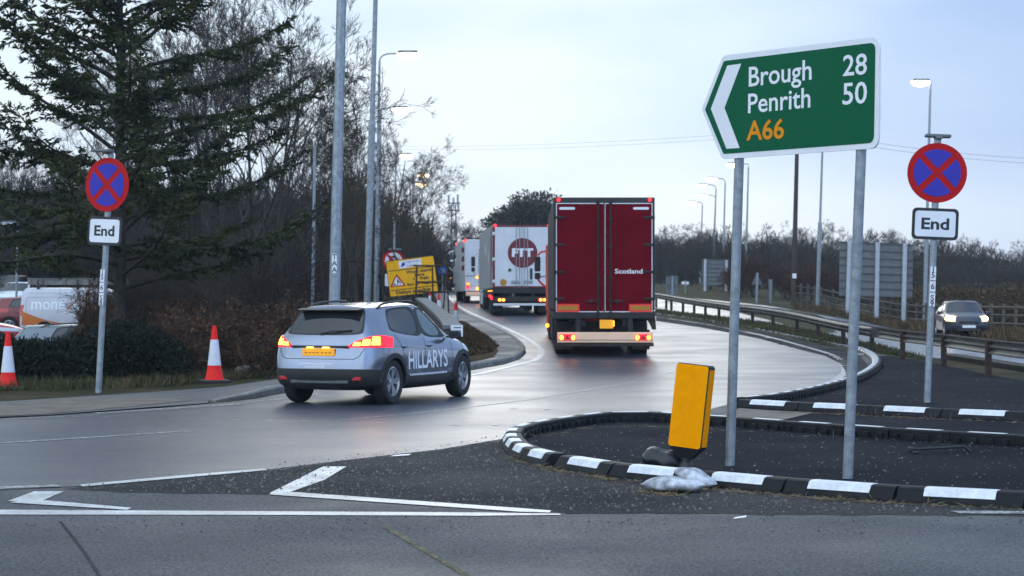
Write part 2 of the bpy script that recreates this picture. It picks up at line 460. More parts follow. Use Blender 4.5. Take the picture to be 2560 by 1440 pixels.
def tag(o, label=None, cat=None, group=None, kind=None):
    if label: o['label'] = label
    if cat: o['category'] = cat
    if group: o['group'] = group
    if kind: o['kind'] = kind
    return o
def thing(name, label, cat, loc=(0, 0, 0), rotz=0.0, lean=0.0, group=None):
    o = bpy.data.objects.new(name, None)
    COL.objects.link(o)
    o.empty_display_size = 0.2
    o.location = loc
    o.rotation_euler = (0, lean, rotz)
    return tag(o, label, cat, group)
def obj(name, me, parent=None):
    o = bpy.data.objects.new(name, me)
    COL.objects.link(o)
    if parent is not None: o.parent = parent
    return o
def part(name, mb, mats, parent, smooth=False, angle=35):
    return obj(name, mb.mesh(name, mats, smooth, angle), parent)
def solo(name, mb, mats, label, cat, group=None, smooth=False, loc=None, rotz=0.0):
    o = obj(name, mb.mesh(name, mats, smooth))
    if loc is not None: o.location = loc
    o.rotation_euler = (0, 0, rotz)
    return tag(o, label, cat, group)
def struct(name, me):
    return tag(obj(name, me), kind='structure')
def kids(o):
    return list(o.children)
def copy_tree(o, parent=None):
    c = o.copy(); COL.objects.link(c)
    if parent is not None: c.parent = parent
    for ch in kids(o): copy_tree(ch, c)
    return c

def fast_mesh(name, V, Fc, m, smooth=False):
    """mesh from numpy vertices and equal-sided faces"""
    V = np.asarray(V, dtype=np.float32); Fc = np.asarray(Fc, dtype=np.int32)
    me = bpy.data.meshes.new(name)
    k = Fc.shape[1]
    me.vertices.add(len(V)); me.vertices.foreach_set('co', V.ravel())
    me.loops.add(Fc.size); me.loops.foreach_set('vertex_index', Fc.ravel())
    me.polygons.add(len(Fc))
    me.polygons.foreach_set('loop_start', np.arange(0, Fc.size, k, dtype=np.int32))
    me.update(calc_edges=True)
    if smooth: me.shade_smooth()
    me.materials.append(M[m])
    return me

def seg_mesh(name, S, m, sides=4):
    """S: rows of p0(3) p1(3) r0 r1 -> tapered twigs"""
    S = np.asarray(S, dtype=np.float64)
    p0, p1, r0, r1 = S[:, 0:3], S[:, 3:6], S[:, 6], S[:, 7]
    d = p1 - p0
    d /= np.maximum(np.linalg.norm(d, axis=1, keepdims=True), 1e-9)
    ref = np.where(np.abs(d[:, 2:3]) > 0.9, np.array([[1., 0, 0]]), np.array([[0, 0, 1.]]))
    a = np.cross(d, ref); a /= np.linalg.norm(a, axis=1, keepdims=True)
    b = np.cross(d, a)
    n = len(S)
    V = np.zeros((n, 2 * sides, 3))
    for k in range(sides):
        t = 2 * math.pi * k / sides
        o = a * math.cos(t) + b * math.sin(t)
        V[:, k] = p0 + o * r0[:, None]
        V[:, sides + k] = p1 + o * r1[:, None]
    base = (np.arange(n) * 2 * sides)[:, None]
    Fs = []
    for k in range(sides):
        Fs.append(base + np.array([[k, (k + 1) % sides, sides + (k + 1) % sides, sides + k]]))
    return fast_mesh(name, V.reshape(-1, 3), np.concatenate(Fs), m, True)

def leaf_mesh(name, C, D, L, W, m, rs):
    """one small bent-diamond leaf (quad) at each centre C along direction D"""
    C = np.asarray(C); D = np.asarray(D)
    n = len(C)
    D = D / np.maximum(np.linalg.norm(D, axis=1, keepdims=True), 1e-9)
    u = rs.normal(size=(n, 3))
    u -= D * np.sum(u * D, axis=1, keepdims=True)
    u /= np.maximum(np.linalg.norm(u, axis=1, keepdims=True), 1e-9)
    L = np.broadcast_to(np.asarray(L, dtype=float), (n,))[:, None]
    W = np.broadcast_to(np.asarray(W, dtype=float), (n,))[:, None]
    V = np.stack([C, C + D * L * .5 + u * W * .5, C + D * L, C + D * L * .5 - u * W * .5], axis=1)
    Fc = (np.arange(n) * 4)[:, None] + np.array([[0, 1, 2, 3]])
    return fast_mesh(name, V.reshape(-1, 3), Fc, m)

_text_cache = {}
def text_geo(s, weight=0.0, spacing=1.0):
    """vertices (x, y) and faces of a word set in the built-in font, cap height 1, starting at x = 0"""
    key = (s, weight, spacing)
    if key in _text_cache: return _text_cache[key]
    def build(word):
        cu = bpy.data.curves.new("word", 'FONT')
        cu.body = word; cu.size = 1.0; cu.offset = weight; cu.space_character = spacing; cu.resolution_u = 3
        o = bpy.data.objects.new("word", cu)
        COL.objects.link(o)
        dg = bpy.context.evaluated_depsgraph_get()
        me = bpy.data.meshes.new_from_object(o.evaluated_get(dg))
        v = [(p.co.x, p.co.y) for p in me.vertices]; f = [tuple(p.vertices) for p in me.polygons]
        bpy.data.objects.remove(o); bpy.data.curves.remove(cu); bpy.data.meshes.remove(me)
        return v, f
    hv, _ = build("H")
    cap = max(p[1] for p in hv) - min(p[1] for p in hv)
    y0 = min(p[1] for p in hv)
    v, f = build(s)
    x0 = min(p[0] for p in v)
    v = [((x - x0) / cap, (y - y0) / cap) for x, y in v]
    _text_cache[key] = (v, f)
    return v, f

def put_text(mb, s, x0, z0, h, width=None, y=0.0, mi=0, T=None, weight=0.0, ang=0.0, center=False, thick=0.0, spacing=1.0, flip=1):
    """lettering on the plane y = const, baseline from (x0, z0), cap height h, squeezed to width"""
    v, f = text_geo(s, weight, spacing)
    w0 = max(p[0] for p in v)
    kx = h if width is None else width / w0
    ca, sa = math.cos(ang), math.sin(ang)
    off = -w0 * kx / 2 if center else 0
    pts = []
    for (a, b) in v:
        px, pz = a * kx + off, b * h
        pts.append((x0 + flip * (px * ca - pz * sa), y, z0 + px * sa + pz * ca))
    mb.add(pts, f, mi, T)
    return w0 * kx

def rrect(w, h, r, cx=0.0, cz=0.0, n=5):
    out = []
    for (sx, sz, a0) in ((1, 1, 0), (-1, 1, 90), (-1, -1, 180), (1, -1, 270)):
        for k in range(n + 1):
            t = R(a0 + 90 * k / n)
            out.append((cx + sx * (w / 2 - r) + r * math.cos(t), cz + sz * (h / 2 - r) + r * math.sin(t)))
    return out
def lerp(a, b, t): return a + (b - a) * t
def resample(pts, step):
    """points every step along a 3D polyline"""
    pts = [Vector(p) for p in pts]
    out = [pts[0].copy()]; need = step
    for a, b in zip(pts, pts[1:]):
        L = (b - a).length; d = 0.0
        while L - d >= need:
            d += need
            out.append(a.lerp(b, d / L)); need = step
        need -= (L - d)
    if (out[-1] - pts[-1]).length > step * .3: out.append(pts[-1].copy())
    return out
def smooth_path(pts, k=6):
    """Catmull-Rom through the points"""
    P = [Vector(p) for p in pts]
    P = [P[0] * 2 - P[1]] + P + [P[-1] * 2 - P[-2]]
    out = []
    for i in range(1, len(P) - 2):
        for j in range(k):
            t = j / k
            out.append(0.5 * ((2 * P[i]) + (P[i + 1] - P[i - 1]) * t + (2 * P[i - 1] - 5 * P[i] + 4 * P[i + 1] - P[i + 2]) * t * t
                              + (3 * P[i] - P[i - 1] - 3 * P[i + 1] + P[i + 2]) * t ** 3))
    out.append(P[-2])
    return out
# ------------------------------------------------------------------ the ground
def terrain():
    xs = np.concatenate([-np.geomspace(900, 46, 14), np.arange(-45, 45.01, 1.0), np.geomspace(46, 900, 14)])
    ys = np.concatenate([-np.geomspace(400, 12, 8), np.arange(-10, 200.1, 1.0), np.geomspace(203, 1800, 22)])
    V = [(x, y, zt(x, y)) for y in ys for x in xs]
    nx = len(xs)
    Fc = [(j * nx + i, j * nx + i + 1, (j + 1) * nx + i + 1, (j + 1) * nx + i) for j in range(len(ys) - 1) for i in range(nx - 1)]
    return fast_mesh("ground", V, Fc, 'ground', True)
struct("ground", terrain())

def pip(x, y, P):
    c = False
    j = len(P) - 1
    for i in range(len(P)):
        if (P[i][1] > y) != (P[j][1] > y) and x < (P[j][0] - P[i][0]) * (y - P[i][1]) / (P[j][1] - P[i][1]) + P[i][0]:
            c = not c
        j = i
    return c

def sheet(name, poly, m, dz, step=1.5, dzf=None, ragged=0.0):
    """a sheet draped on the terrain; poly: photo pixels, or ('w', X, Y) world points"""
    W = []
    for p in poly:
        if p[0] == 'w': W.append((p[1], p[2]))
        else:
            g = G(p[0], p[1], dz if dzf is None else dzf(p[0])); W.append((g.x, g.y))
    # split long edges so that the border follows the terrain too
    E = []
    for a, b in zip(W, W[1:] + W[:1]):
        L = math.hypot(b[0] - a[0], b[1] - a[1]); n = max(1, int(L / step))
        E += [(lerp(a[0], b[0], k / n), lerp(a[1], b[1], k / n)) for k in range(n)]
    if ragged:                              # broken, uneven border
        rr = random.Random(len(E)); E = [(p[0] + rr.gauss(0, ragged), p[1] + rr.gauss(0, ragged)) for p in E]
    x0, x1 = min(p[0] for p in E), max(p[0] for p in E)
    y0, y1 = min(p[1] for p in E), max(p[1] for p in E)
    pts = [Vector(p) for p in E]
    y = y0 + step * .5
    while y < y1:
        x = x0 + step * .5
        while x < x1:
            if pip(x, y, E): pts.append(Vector((x, y)))
            x += step
        y += step
    n = len(E)
    ov, oe, of, *_ = delaunay_2d_cdt(pts, [(i, (i + 1) % n) for i in range(n)], [], 1, 1e-5)
    V = []
    for p in ov:
        d = dz
        if dzf is not None:
            d = dzf(p.x / p.y * F + CX)
        V.append((p.x, p.y, zt(p.x, p.y) + d))
    me = bpy.data.meshes.new(name)
    me.from_pydata(V, [], [tuple(f) for f in of])
    me.materials.append(M[m])
    bm = bmesh.new(); bm.from_mesh(me)
    for f in bm.faces:
        if f.normal.z < 0: f.normal_flip()
    bm.to_mesh(me); bm.free()
    me.shade_smooth()
    return struct(name, me)

A1, A2, A3 = 0.004, 0.008, 0.0125
left_edge = [(560, 1006), (640, 997), (705, 984), (900, 960), (1100, 938), (1190, 924), (1262, 911), (1300, 898), (1316, 882), (1306, 864), (1270, 838), (1210, 808), (1165, 786), (1138, 765), (1122, 748), (1112, 730), (1106, 718)]
sheet("roundabout_road", [('w', -45, -25), ('w', 48, -25), ('w', 48, 20), (3300, 1045), (2560, 952), (2470, 936), (2330, 906), (2200, 886), (2130, 868), (2100, 905), (2060, 955),
      (1845, 985), (1500, 985), (1200, 985), (700, 1020), ('w', -45, 27)], 'road', A1, 2.0)
sheet("exit_road", [('w', -45, 26), (-700, 1083), (0, 1047), (300, 1028)] + left_edge +
      [(1330, 718), (1370, 742), (1460, 762), (1640, 792), (1750, 808), (1900, 836), (2060, 878), (2110, 902), (2122, 925), (2105, 950), (2000, 981), (1845, 1004), (1780, 1022), (1690, 1040), (1520, 1047),
       (1380, 1062), (1285, 1086), (1262, 1096), (1100, 1123), (880, 1148), (660, 1175), (440, 1194), (200, 1215), (0, 1225), (-700, 1262), ('w', -45, 15.2)], 'exit', A2, 1.6)
sheet("opposite_carriageway", [(1560, 752), (1640, 778), (1700, 784), (1800, 796), (1900, 810), (2000, 826), (2130, 853), (2330, 893), (2560, 928), (3300, 1028),
      (3300, 930), (2560, 862), (2330, 833), (2150, 803), (1985, 776), (1900, 762), (1800, 752), (1700, 742), (1610, 734), (1560, 734)], 'carriage', A2, 2.5)

# ------------------------------------------------------------------ traffic islands and the dirt between them
near_front = [(1277, 1112), (1292, 1131), (1340, 1154), (1420, 1172), (1540, 1191), (1700, 1207), (1850, 1222), (2060, 1240), (2200, 1250), (2400, 1260), (2560, 1268), (3000, 1290)]
near_back = [(1277, 1112), (1282, 1094), (1300, 1086), (1380, 1070), (1510, 1052), (1600, 1049), (1700, 1056), (1830, 1064), (2050, 1081), (2300, 1098), (2560, 1113), (3000, 1140)]
far_front = [(1848, 1017), (1925, 1022), (2110, 1030), (2300, 1040), (2560, 1051), (3000, 1074)]
far_left = [(1848, 1013), (1900, 1008), (1960, 999), (2040, 982), (2110, 963), (2160, 942), (2186, 922), (2190, 906), (2180, 893), (2160, 882), (2136, 874)]
sheet("near_island_surface", near_front[1:] + near_back[1:][::-1], 'island', A2, 1.0)
sheet("far_island_surface", far_front + [(3300, 1082), (3300, 1045), (2560, 952), (2470, 936), (2330, 906), (2225, 890), (2192, 890)] + far_left[::-1][2:], 'island', A2, 1.5)
sheet("gap_path_surface", [(1770, 1045), (1848, 1019), (1925, 1024), (2110, 1032), (2300, 1042), (2560, 1053), (3000, 1076), (3000, 1136), (2560, 1109), (2300, 1094), (2050, 1077), (1830, 1060), (1760, 1056)], 'island', A2 - .002, 1.2)
sheet("dirt_strip", [(150, 1222), (440, 1197), (660, 1178), (880, 1151), (1100, 1126), (1262, 1100), (1280, 1125), (1340, 1157), (1420, 1175), (1540, 1194), (1700, 1210), (1850, 1225), (2060, 1243), (2560, 1272), (3200, 1310),
      (3000, 1296), (2500, 1290), (1420, 1283), (700, 1236), (330, 1232)], 'dirt', A2 - .002, 0.14, ragged=.03)
sheet("tactile_paving_crossing", [(1775, 1043), (1850, 1020), (1925, 1026), (2036, 1031), (1965, 1048), (1900, 1060), (1830, 1058)], 'tactile', A2 + .006, 1.0)
sheet("median_soil", [(1640, 802), (1750, 818), (1900, 846), (2060, 888), (2102, 908), (2112, 925), (2120, 950), (2150, 935), (2170, 912), (2150, 890), (2118, 876), (1950, 842), (1800, 814), (1640, 790)], 'dirt', A3, 1.2)

# left pavement: flush at the crossing, raised beyond
def pav(x):
    return 0.022 + 0.09 * sst(520, 700, x)
kerb_px = [(540, 1005), (640, 995), (705, 982), (900, 958), (1100, 936), (1190, 922), (1262, 909), (1300, 896), (1314, 881), (1304, 864), (1268, 838), (1208, 808), (1163, 786), (1136, 765), (1120, 748), (1111, 733)]
kline = smooth_path([G(x, y, 0.0) for x, y in kerb_px], 4)
inner = []
for i_, a_ in enumerate(kline):
    d_ = kline[min(i_ + 1, len(kline) - 1)] - kline[max(0, i_ - 1)]; n_ = Vector((-d_.y, d_.x, 0)).normalized()
    inner.append(('w', a_.x + n_.x * .13, a_.y + n_.y * .13))
sheet("pavement", [(-700, 1074), (0, 1042), (120, 1037), (330, 1021), (520, 1007)] + inner +
      [(1085, 733), (1092, 750), (1104, 768), (1128, 790), (1150, 805), (1140, 850), (1060, 885), (900, 920), (690, 948), (560, 966), (290, 986), (0, 1004), (-700, 1040)], 'paving', 0.1, 0.8, pav)
sheet("tactile_paving_kerbside", [(-300, 1056), (0, 1040), (120, 1034), (330, 1016), (480, 1000), (370, 991), (150, 996), (0, 1011), (-300, 1024)], 'tactile', 0.03, 1.0, lambda x: pav(x) + .006)
sheet("verge_soil", [(1146, 808), (1162, 815), (1215, 850), (1246, 876), (1234, 892), (1180, 903), (1146, 905)], 'mulch', 0.12, 0.8, lambda x: 0.125)

def kerb_run(name, px, w, h, m, step=0.92, gap=0.006, dzf=None):
    """concrete kerb stones laid along the road edge (top outer line given in pixels)"""
    pts = resample(smooth_path([G(x, y, 0.0) for x, y in px], 8), step)
    mb = MB()
    for a, b in zip(pts, pts[1:]):
        d = (b - a); L = d.length; d.normalize()
        n = Vector((-d.y, d.x, 0))
        xa, xb = a.x / a.y * F + CX, b.x / b.y * F + CX
        ha, hb = (h, h) if dzf is None else (dzf(xa) + .012, dzf(xb) + .012)
        a2, b2 = a + d * gap, b - d * gap
        prof = [(0, -0.05), (0, 0.75), (0.025, 1.0), (w, 1.0), (w, -0.05)]
        v = []
        for q, hh in ((a2, ha), (b2, hb)):
            for (o, z) in prof:
                v.append((q.x + n.x * o, q.y + n.y * o, q.z + z * hh if z > 0 else q.z - .05))
        k = len(prof)
        f = [tuple(range(k)), tuple(range(2 * k - 1, k - 1, -1))] + [(i, i + k, (i + 1) % k + k, (i + 1) % k) for i in range(k)]
        mb.add(v, f)
    return struct(name, mb.mesh(name, [m]))
kerb_run("pavement_kerb", kerb_px, 0.14, 0.12, 'kerbstone', dzf=pav)
kerb_run("median_kerb", [(2132, 872), (2060, 860), (1950, 838), (1800, 809), (1640, 786)][::-1], 0.13, 0.07, 'kerbstone', 1.0, 0.02)
kerb_run("carriageway_kerb", [(2365, 899), (2460, 914), (2560, 931), (2800, 965), (3300, 1032)], 0.2, 0.16, 'rubber', 1.0, 0.01)

# ------------------------------------------------------------------ painted markings
def ribbon(mb, px, w, dz=A3, mi=0, step=0.6, sm=True):
    pts = [G(x, y, 0) for x, y in px]
    if sm and len(pts) > 2: pts = smooth_path(pts, 8)
    pts = resample(pts, step)
    v = []
    for i, p in enumerate(pts):
        d = pts[min(i + 1, len(pts) - 1)] - pts[max(i - 1, 0)]
        n = Vector((-d.y, d.x, 0)).normalized()
        for s in (-1, 1):
            q = p + n * s * w / 2
            v.append((q.x, q.y, zt(q.x, q.y) + dz))
    f = [(2 * i, 2 * i + 1, 2 * i + 3, 2 * i + 2) for i in range(len(pts) - 1)]
    mb.add(v, f, mi)
def patch(mb, px, dz=A3, mi=0):
    v = [G(x, y, dz) for x, y in px]
    mb.add(v, [tuple(range(len(v)))], mi)
def up_mesh(mb, name, mats):
    me = bpy.data.meshes.new(name)
    me.from_pydata(mb.v, [], mb.f)
    for m in mats: me.materials.append(M[m])
    me.polygons.foreach_set('material_index', mb.m)
    bm = bmesh.new(); bm.from_mesh(me)
    for f in bm.faces:
        if f.normal.z < 0: f.normal_flip()
    bm.to_mesh(me); bm.free()
    return me
mk = MB()
patch(mk, [(-900, 1273), (0, 1274), (700, 1278), (1200, 1281), (1400, 1284), (1402, 1287), (1200, 1289), (700, 1287), (0, 1286), (-900, 1286)], A2 + .001)
patch(mk, [(20, 1252), (86, 1228), (160, 1228), (107, 1251), (70, 1256)], A2 + .001)
patch(mk, [(72, 1251), (107, 1250), (328, 1269), (318, 1274), (24, 1256)], A2 + .003)
patch(mk, [(673, 1233), (807, 1166), (866, 1166), (812, 1199), (721, 1231)], A2 + .001)
patch(mk, [(677, 1232), (721, 1229), (1300, 1270), (1378, 1276), (1374, 1281), (1300, 1279), (674, 1236)], A2 + .003)
patch(mk, [(200, 1211), (442, 1189), (660, 1171), (668, 1175), (442, 1195), (206, 1216)])
ribbon(mk, [(1335, 903), (1352, 888), (1349, 871), (1312, 844), (1242, 811), (1182, 785), (1148, 767), (1128, 750), (1116, 733)], 0.17)
ribbon(mk, [(1030, 960), (1185, 938), (1262, 921), (1337, 902)], 0.17, A3 + .002)
struct("painted_markings", up_mesh(mk, "painted_markings", ['paint']))
mk = MB()
ribbon(mk, [(-700, 1274), (0, 1223), (150, 1217)], 0.2)
ribbon(mk, [(-600, 1082), (0, 1050), (165, 1043)], 0.13)
ribbon(mk, [(0, 1110), (240, 1095), (480, 1079)], 0.12)
ribbon(mk, [(610, 1008), (705, 998), (800, 986)], 0.13)
ribbon(mk, [(850, 1053), (1080, 1030), (1300, 1003), (1460, 978), (1592, 955)], 0.09)
ribbon(mk, [(1645, 941), (1700, 924)], 0.09)
ribbon(mk, [(1850, 1001), (2000, 977), (2080, 955), (2110, 934), (2112, 915), (2098, 898), (2050, 878), (1900, 838), (1750, 809), (1640, 793), (1500, 772)], 0.16)
patch(mk, [(2375, 1277), (2560, 1277), (3000, 1280), (3000, 1287), (2560, 1284), (2400, 1283)])
for k in range(17):                       # short slanted strokes before the crossing
    x = 236 + k * 22; y = 1035 - k * 1.45
    patch(mk, [(x, y - 3.5), (x + 26, y - 4.5), (x + 34, y - 2), (x + 8, y - 1)])
    patch(mk, [(x + 6, y + .3), (x + 12, y - 1.5), (x + 20, y - 2.2), (x + 14, y - .2)], A3 + .003)
for k in range(4):
    x = 1636 + 17 * k; y = 1043 - 1.5 * k
    patch(mk, [(x, y - 3), (x + 22, y - 5), (x + 26, y - 4), (x + 4, y - 2)])
for (x, y) in [(190, 1041), (268, 1043), (348, 1045), (427, 1046), (507, 1047), (590, 1049), (673, 1050), (762, 1052), (851, 1054), (950, 1056), (1041, 1059), (1135, 1061), (1237, 1062), (1284, 1021), (1369, 1022), (1455, 1023), (1542, 1024), (1629, 1025)]:
    patch(mk, [(x - 9, y - .7), (x + 9, y - .7), (x + 10, y + .9), (x - 8, y + .9)])
struct("worn_markings", up_mesh(mk, "worn_markings", ['paintworn']))
mk = MB()
ribbon(mk, [(960, 1318), (1040, 1365), (1190, 1456), (1600, 1720)], 0.05, A1 + .003)
struct("yellow_line", up_mesh(mk, "yellow_line", ['yellowpaint']))
mk = MB()
ribbon(mk, [(150, 1305), (205, 1375), (252, 1450), (330, 1600)], 0.022, A1 + .003)
struct("tar_seam", up_mesh(mk, "tar_seam", ['tar']))

# ------------------------------------------------------------------ black and white bolt-down kerb blocks
def kerb_block_meshes(L):
    """body, white panel; x along the block, front towards -y"""
    prof = [(0.115, 0.0), (0.115, 0.10), (0.10, 0.115), (-0.02, 0.118), (-0.055, 0.108), (-0.115, 0.02), (-0.12, 0.0)]
    mb = MB()
    h = L / 2 - .007
    mb.prism(prof, -h, h, 0, axis='x')
    k = max(1, int(L / .17))
    for i in range(k):                     # ribs on the rear face
        x = -h + (i + .5) * 2 * h / k
        mb.box((x, .132, .03), (.085 if i % 3 else .06, .04, .066), 0, ch=.006)
    body = mb.mesh("kerb_block", ['rubber'])
    pw = MB()
    hw = L * .28
    o = .004
    pp = [(0.05, .1165), (-0.022, .118), (-0.056, .108), (-0.092, .055), (-.092 - o, .056), (-.058 - o, .110 + o * .4), (-.022 - o * .4, .118 + o), (.05, .1165 + o)]
    pw.prism(pp, -hw, hw, 0, axis='x')
    return body, pw.mesh("white_panel", ['kerbwhite'])
def kerb_blocks(px, L, label, group, flip=False, dz=A2, shift=0.0, tail=None):
    pts = smooth_path([G(x, y, dz) for x, y in px], 10)
    pts = resample(pts, L)
    if shift:
        pts = resample([pts[0]] + [p for p in pts[1:]], L)
    bme, pme = kerb_block_meshes(L)
    out = []
    for a, b in zip(pts, pts[1:]):
        if (b - a).length < L * .7: continue
        d = b - a
        c = (a + b) / 2
        ang = math.atan2(d.y, d.x) + (math.pi if flip else 0)
        o = obj("kerb_block", bme if not out else bme)
        o.location = (c.x, c.y, zt(c.x, c.y) + dz)
        o.rotation_euler = (0, 0, ang)
        obj("white_panel", pme, o)
        tag(o, label, "kerb block", group)
        out.append(o)
    return out
def inset_path(px, off):
    return [(x, y + off) for x, y in px]
kerb_blocks([(1278, 1108), (1283, 1122), (1297, 1135), (1340, 1153), (1420, 1171)], 0.74, "short black and white kerb block at the rounded nose of the near island", "kerb blocks at the near island's nose")
kerb_blocks([(1412, 1169), (1540, 1190), (1700, 1206), (1850, 1221), (2060, 1239), (2200, 1249), (2400, 1260), (2560, 1268), (3000, 1290)], 1.0, "black and white kerb block along the camera-side edge of the near island", "kerb blocks along the near island's front")
kerb_blocks([(1278, 1106), (1283, 1096), (1302, 1087), (1380, 1071), (1510, 1053), (1600, 1050), (1700, 1057), (1830, 1065), (2050, 1082), (2300, 1099), (2560, 1114), (3000, 1141)], 0.8, "black kerb block with ribbed inner face along the far edge of the near island", "kerb blocks along the near island's back", flip=True)
kerb_blocks([(1852, 1018), (1925, 1023), (2110, 1031), (2300, 1041), (2560, 1052), (3000, 1075)], 1.15, "black and white kerb block along the camera-side edge of the far island", "kerb blocks along the far island's front")
kerb_blocks(far_left, 0.8, "ribbed black kerb block along the far island's curved road edge", "kerb blocks along the far island's road side", flip=True)
# ------------------------------------------------------------------ cars (local axes: x to the right, y forward, z up)
# half outlines of the body, rear centre -> front centre, as (forward, side, height)
L_CROSS = [
 [(-1.95,0,.24),(-1.95,.45,.24),(-1.9,.68,.24),(-1.78,.76,.22),(-1.45,.80,.20),(-.8,.80,.19),(-.22,.80,.18),(-.12,.80,.18),(.78,.80,.18),(1.45,.79,.20),(1.85,.66,.22),(2.0,.35,.22),(2.03,0,.22)],
 [(-2.06,0,.36),(-2.05,.45,.36),(-1.985,.72,.36),(-1.85,.815,.35),(-1.5,.85,.33),(-.8,.855,.31),(-.22,.855,.31),(-.12,.855,.31),(.78,.855,.31),(1.5,.845,.33),(1.94,.66,.36),(2.08,.35,.36),(2.11,0,.36)],
 [(-2.08,0,.53),(-2.07,.45,.53),(-2.0,.725,.53),(-1.855,.825,.52),(-1.5,.858,.48),(-.8,.862,.37),(-.22,.858,.35),(-.12,.858,.35),(.78,.86,.36),(1.5,.848,.46),(1.95,.66,.48),(2.09,.35,.48),(2.12,0,.48)],
 [(-2.055,0,.76),(-2.04,.45,.76),(-1.97,.725,.76),(-1.84,.83,.76),(-1.5,.872,.75),(-.8,.866,.69),(-.22,.85,.65),(-.12,.85,.65),(.78,.86,.67),(1.5,.855,.69),(1.93,.66,.71),(2.07,.35,.71),(2.10,0,.71)],
 [(-1.995,0,.97),(-1.975,.45,.97),(-1.905,.70,.98),(-1.77,.80,.99),(-1.45,.845,.98),(-.8,.85,.94),(-.22,.84,.91),(-.12,.84,.905),(.78,.84,.885),(1.45,.80,.875),(1.82,.62,.86),(1.94,.33,.87),(1.97,0,.87)],
 [(-1.955,0,1.03),(-1.93,.43,1.03),(-1.85,.635,1.05),(-1.66,.745,1.10),(-1.30,.785,1.09),(-.8,.79,1.02),(-.22,.79,.985),(-.12,.79,.975),(.78,.775,.95),(.92,.70,.985),(1.0,.5,1.02),(1.04,.28,1.035),(1.06,0,1.04)],
 [(-1.66,0,1.405),(-1.64,.40,1.405),(-1.575,.535,1.40),(-1.40,.60,1.39),(-1.12,.615,1.405),(-.75,.63,1.44),(-.25,.635,1.45),(-.15,.635,1.45),(.10,.62,1.425),(.21,.56,1.43),(.27,.42,1.445),(.3,.22,1.455),(.31,0,1.46)],
 [(-1.60,0,1.455),(-1.57,.36,1.455),(-1.49,.48,1.455),(-1.28,.535,1.46),(-1.05,.55,1.475),(-.7,.56,1.495),(-.25,.565,1.50),(-.15,.565,1.50),(.04,.54,1.48),(.12,.48,1.475),(.16,.36,1.485),(.18,.2,1.495),(.19,0,1.495)],
]
L_VAN = [
 [(-2.38,0,.28),(-2.38,.5,.28),(-2.36,.80,.28),(-2.28,.86,.28),(-1.6,.87,.26),(-.8,.87,.24),(.45,.87,.24),(.52,.87,.24),(1.15,.87,.24),(1.9,.86,.26),(2.2,.70,.26),(2.35,.4,.26),(2.38,0,.26)],
 [(-2.42,0,.45),(-2.42,.5,.45),(-2.40,.84,.45),(-2.31,.92,.45),(-1.6,.94,.42),(-.8,.94,.40),(.45,.94,.40),(.52,.94,.40),(1.15,.94,.40),(1.9,.92,.42),(2.25,.72,.42),(2.40,.4,.42),(2.43,0,.42)],
 [(-2.43,0,.6),(-2.43,.5,.6),(-2.41,.85,.6),(-2.32,.93,.6),(-1.6,.95,.6),(-.8,.95,.6),(.45,.95,.6),(.52,.95,.6),(1.15,.95,.6),(1.9,.93,.6),(2.26,.73,.6),(2.41,.4,.6),(2.44,0,.6)],
 [(-2.43,0,.85),(-2.43,.5,.85),(-2.41,.85,.85),(-2.32,.93,.85),(-1.6,.955,.85),(-.8,.955,.85),(.45,.955,.85),(.52,.955,.85),(1.15,.95,.85),(1.9,.92,.85),(2.2,.72,.85),(2.34,.4,.85),(2.37,0,.85)],
 [(-2.42,0,1.1),(-2.42,.5,1.1),(-2.40,.84,1.1),(-2.31,.925,1.1),(-1.6,.95,1.1),(-.8,.95,1.1),(.45,.95,1.08),(.52,.95,1.08),(1.15,.93,1.05),(1.75,.86,1.04),(1.98,.68,1.05),(2.08,.36,1.06),(2.10,0,1.06)],
 [(-2.40,0,1.2),(-2.40,.48,1.2),(-2.38,.82,1.2),(-2.28,.91,1.2),(-1.6,.935,1.2),(-.8,.935,1.18),(.45,.93,1.15),(.52,.93,1.15),(1.25,.90,1.12),(1.5,.82,1.15),(1.62,.62,1.18),(1.68,.32,1.2),(1.70,0,1.2)],
 [(-2.34,0,1.78),(-2.34,.46,1.78),(-2.31,.74,1.78),(-2.2,.80,1.80),(-1.6,.82,1.81),(-.8,.82,1.81),(.42,.82,1.80),(.50,.82,1.80),(.72,.80,1.76),(.84,.72,1.77),(.92,.52,1.79),(.96,.26,1.81),(.98,0,1.81)],
 [(-2.26,0,1.92),(-2.26,.42,1.92),(-2.2,.62,1.92),(-2.05,.66,1.93),(-1.6,.68,1.93),(-.8,.68,1.93),(.3,.68,1.92),(.4,.68,1.92),(.55,.66,1.90),(.64,.58,1.89),(.70,.42,1.89),(.73,.2,1.90),(.74,0,1.90)],
]
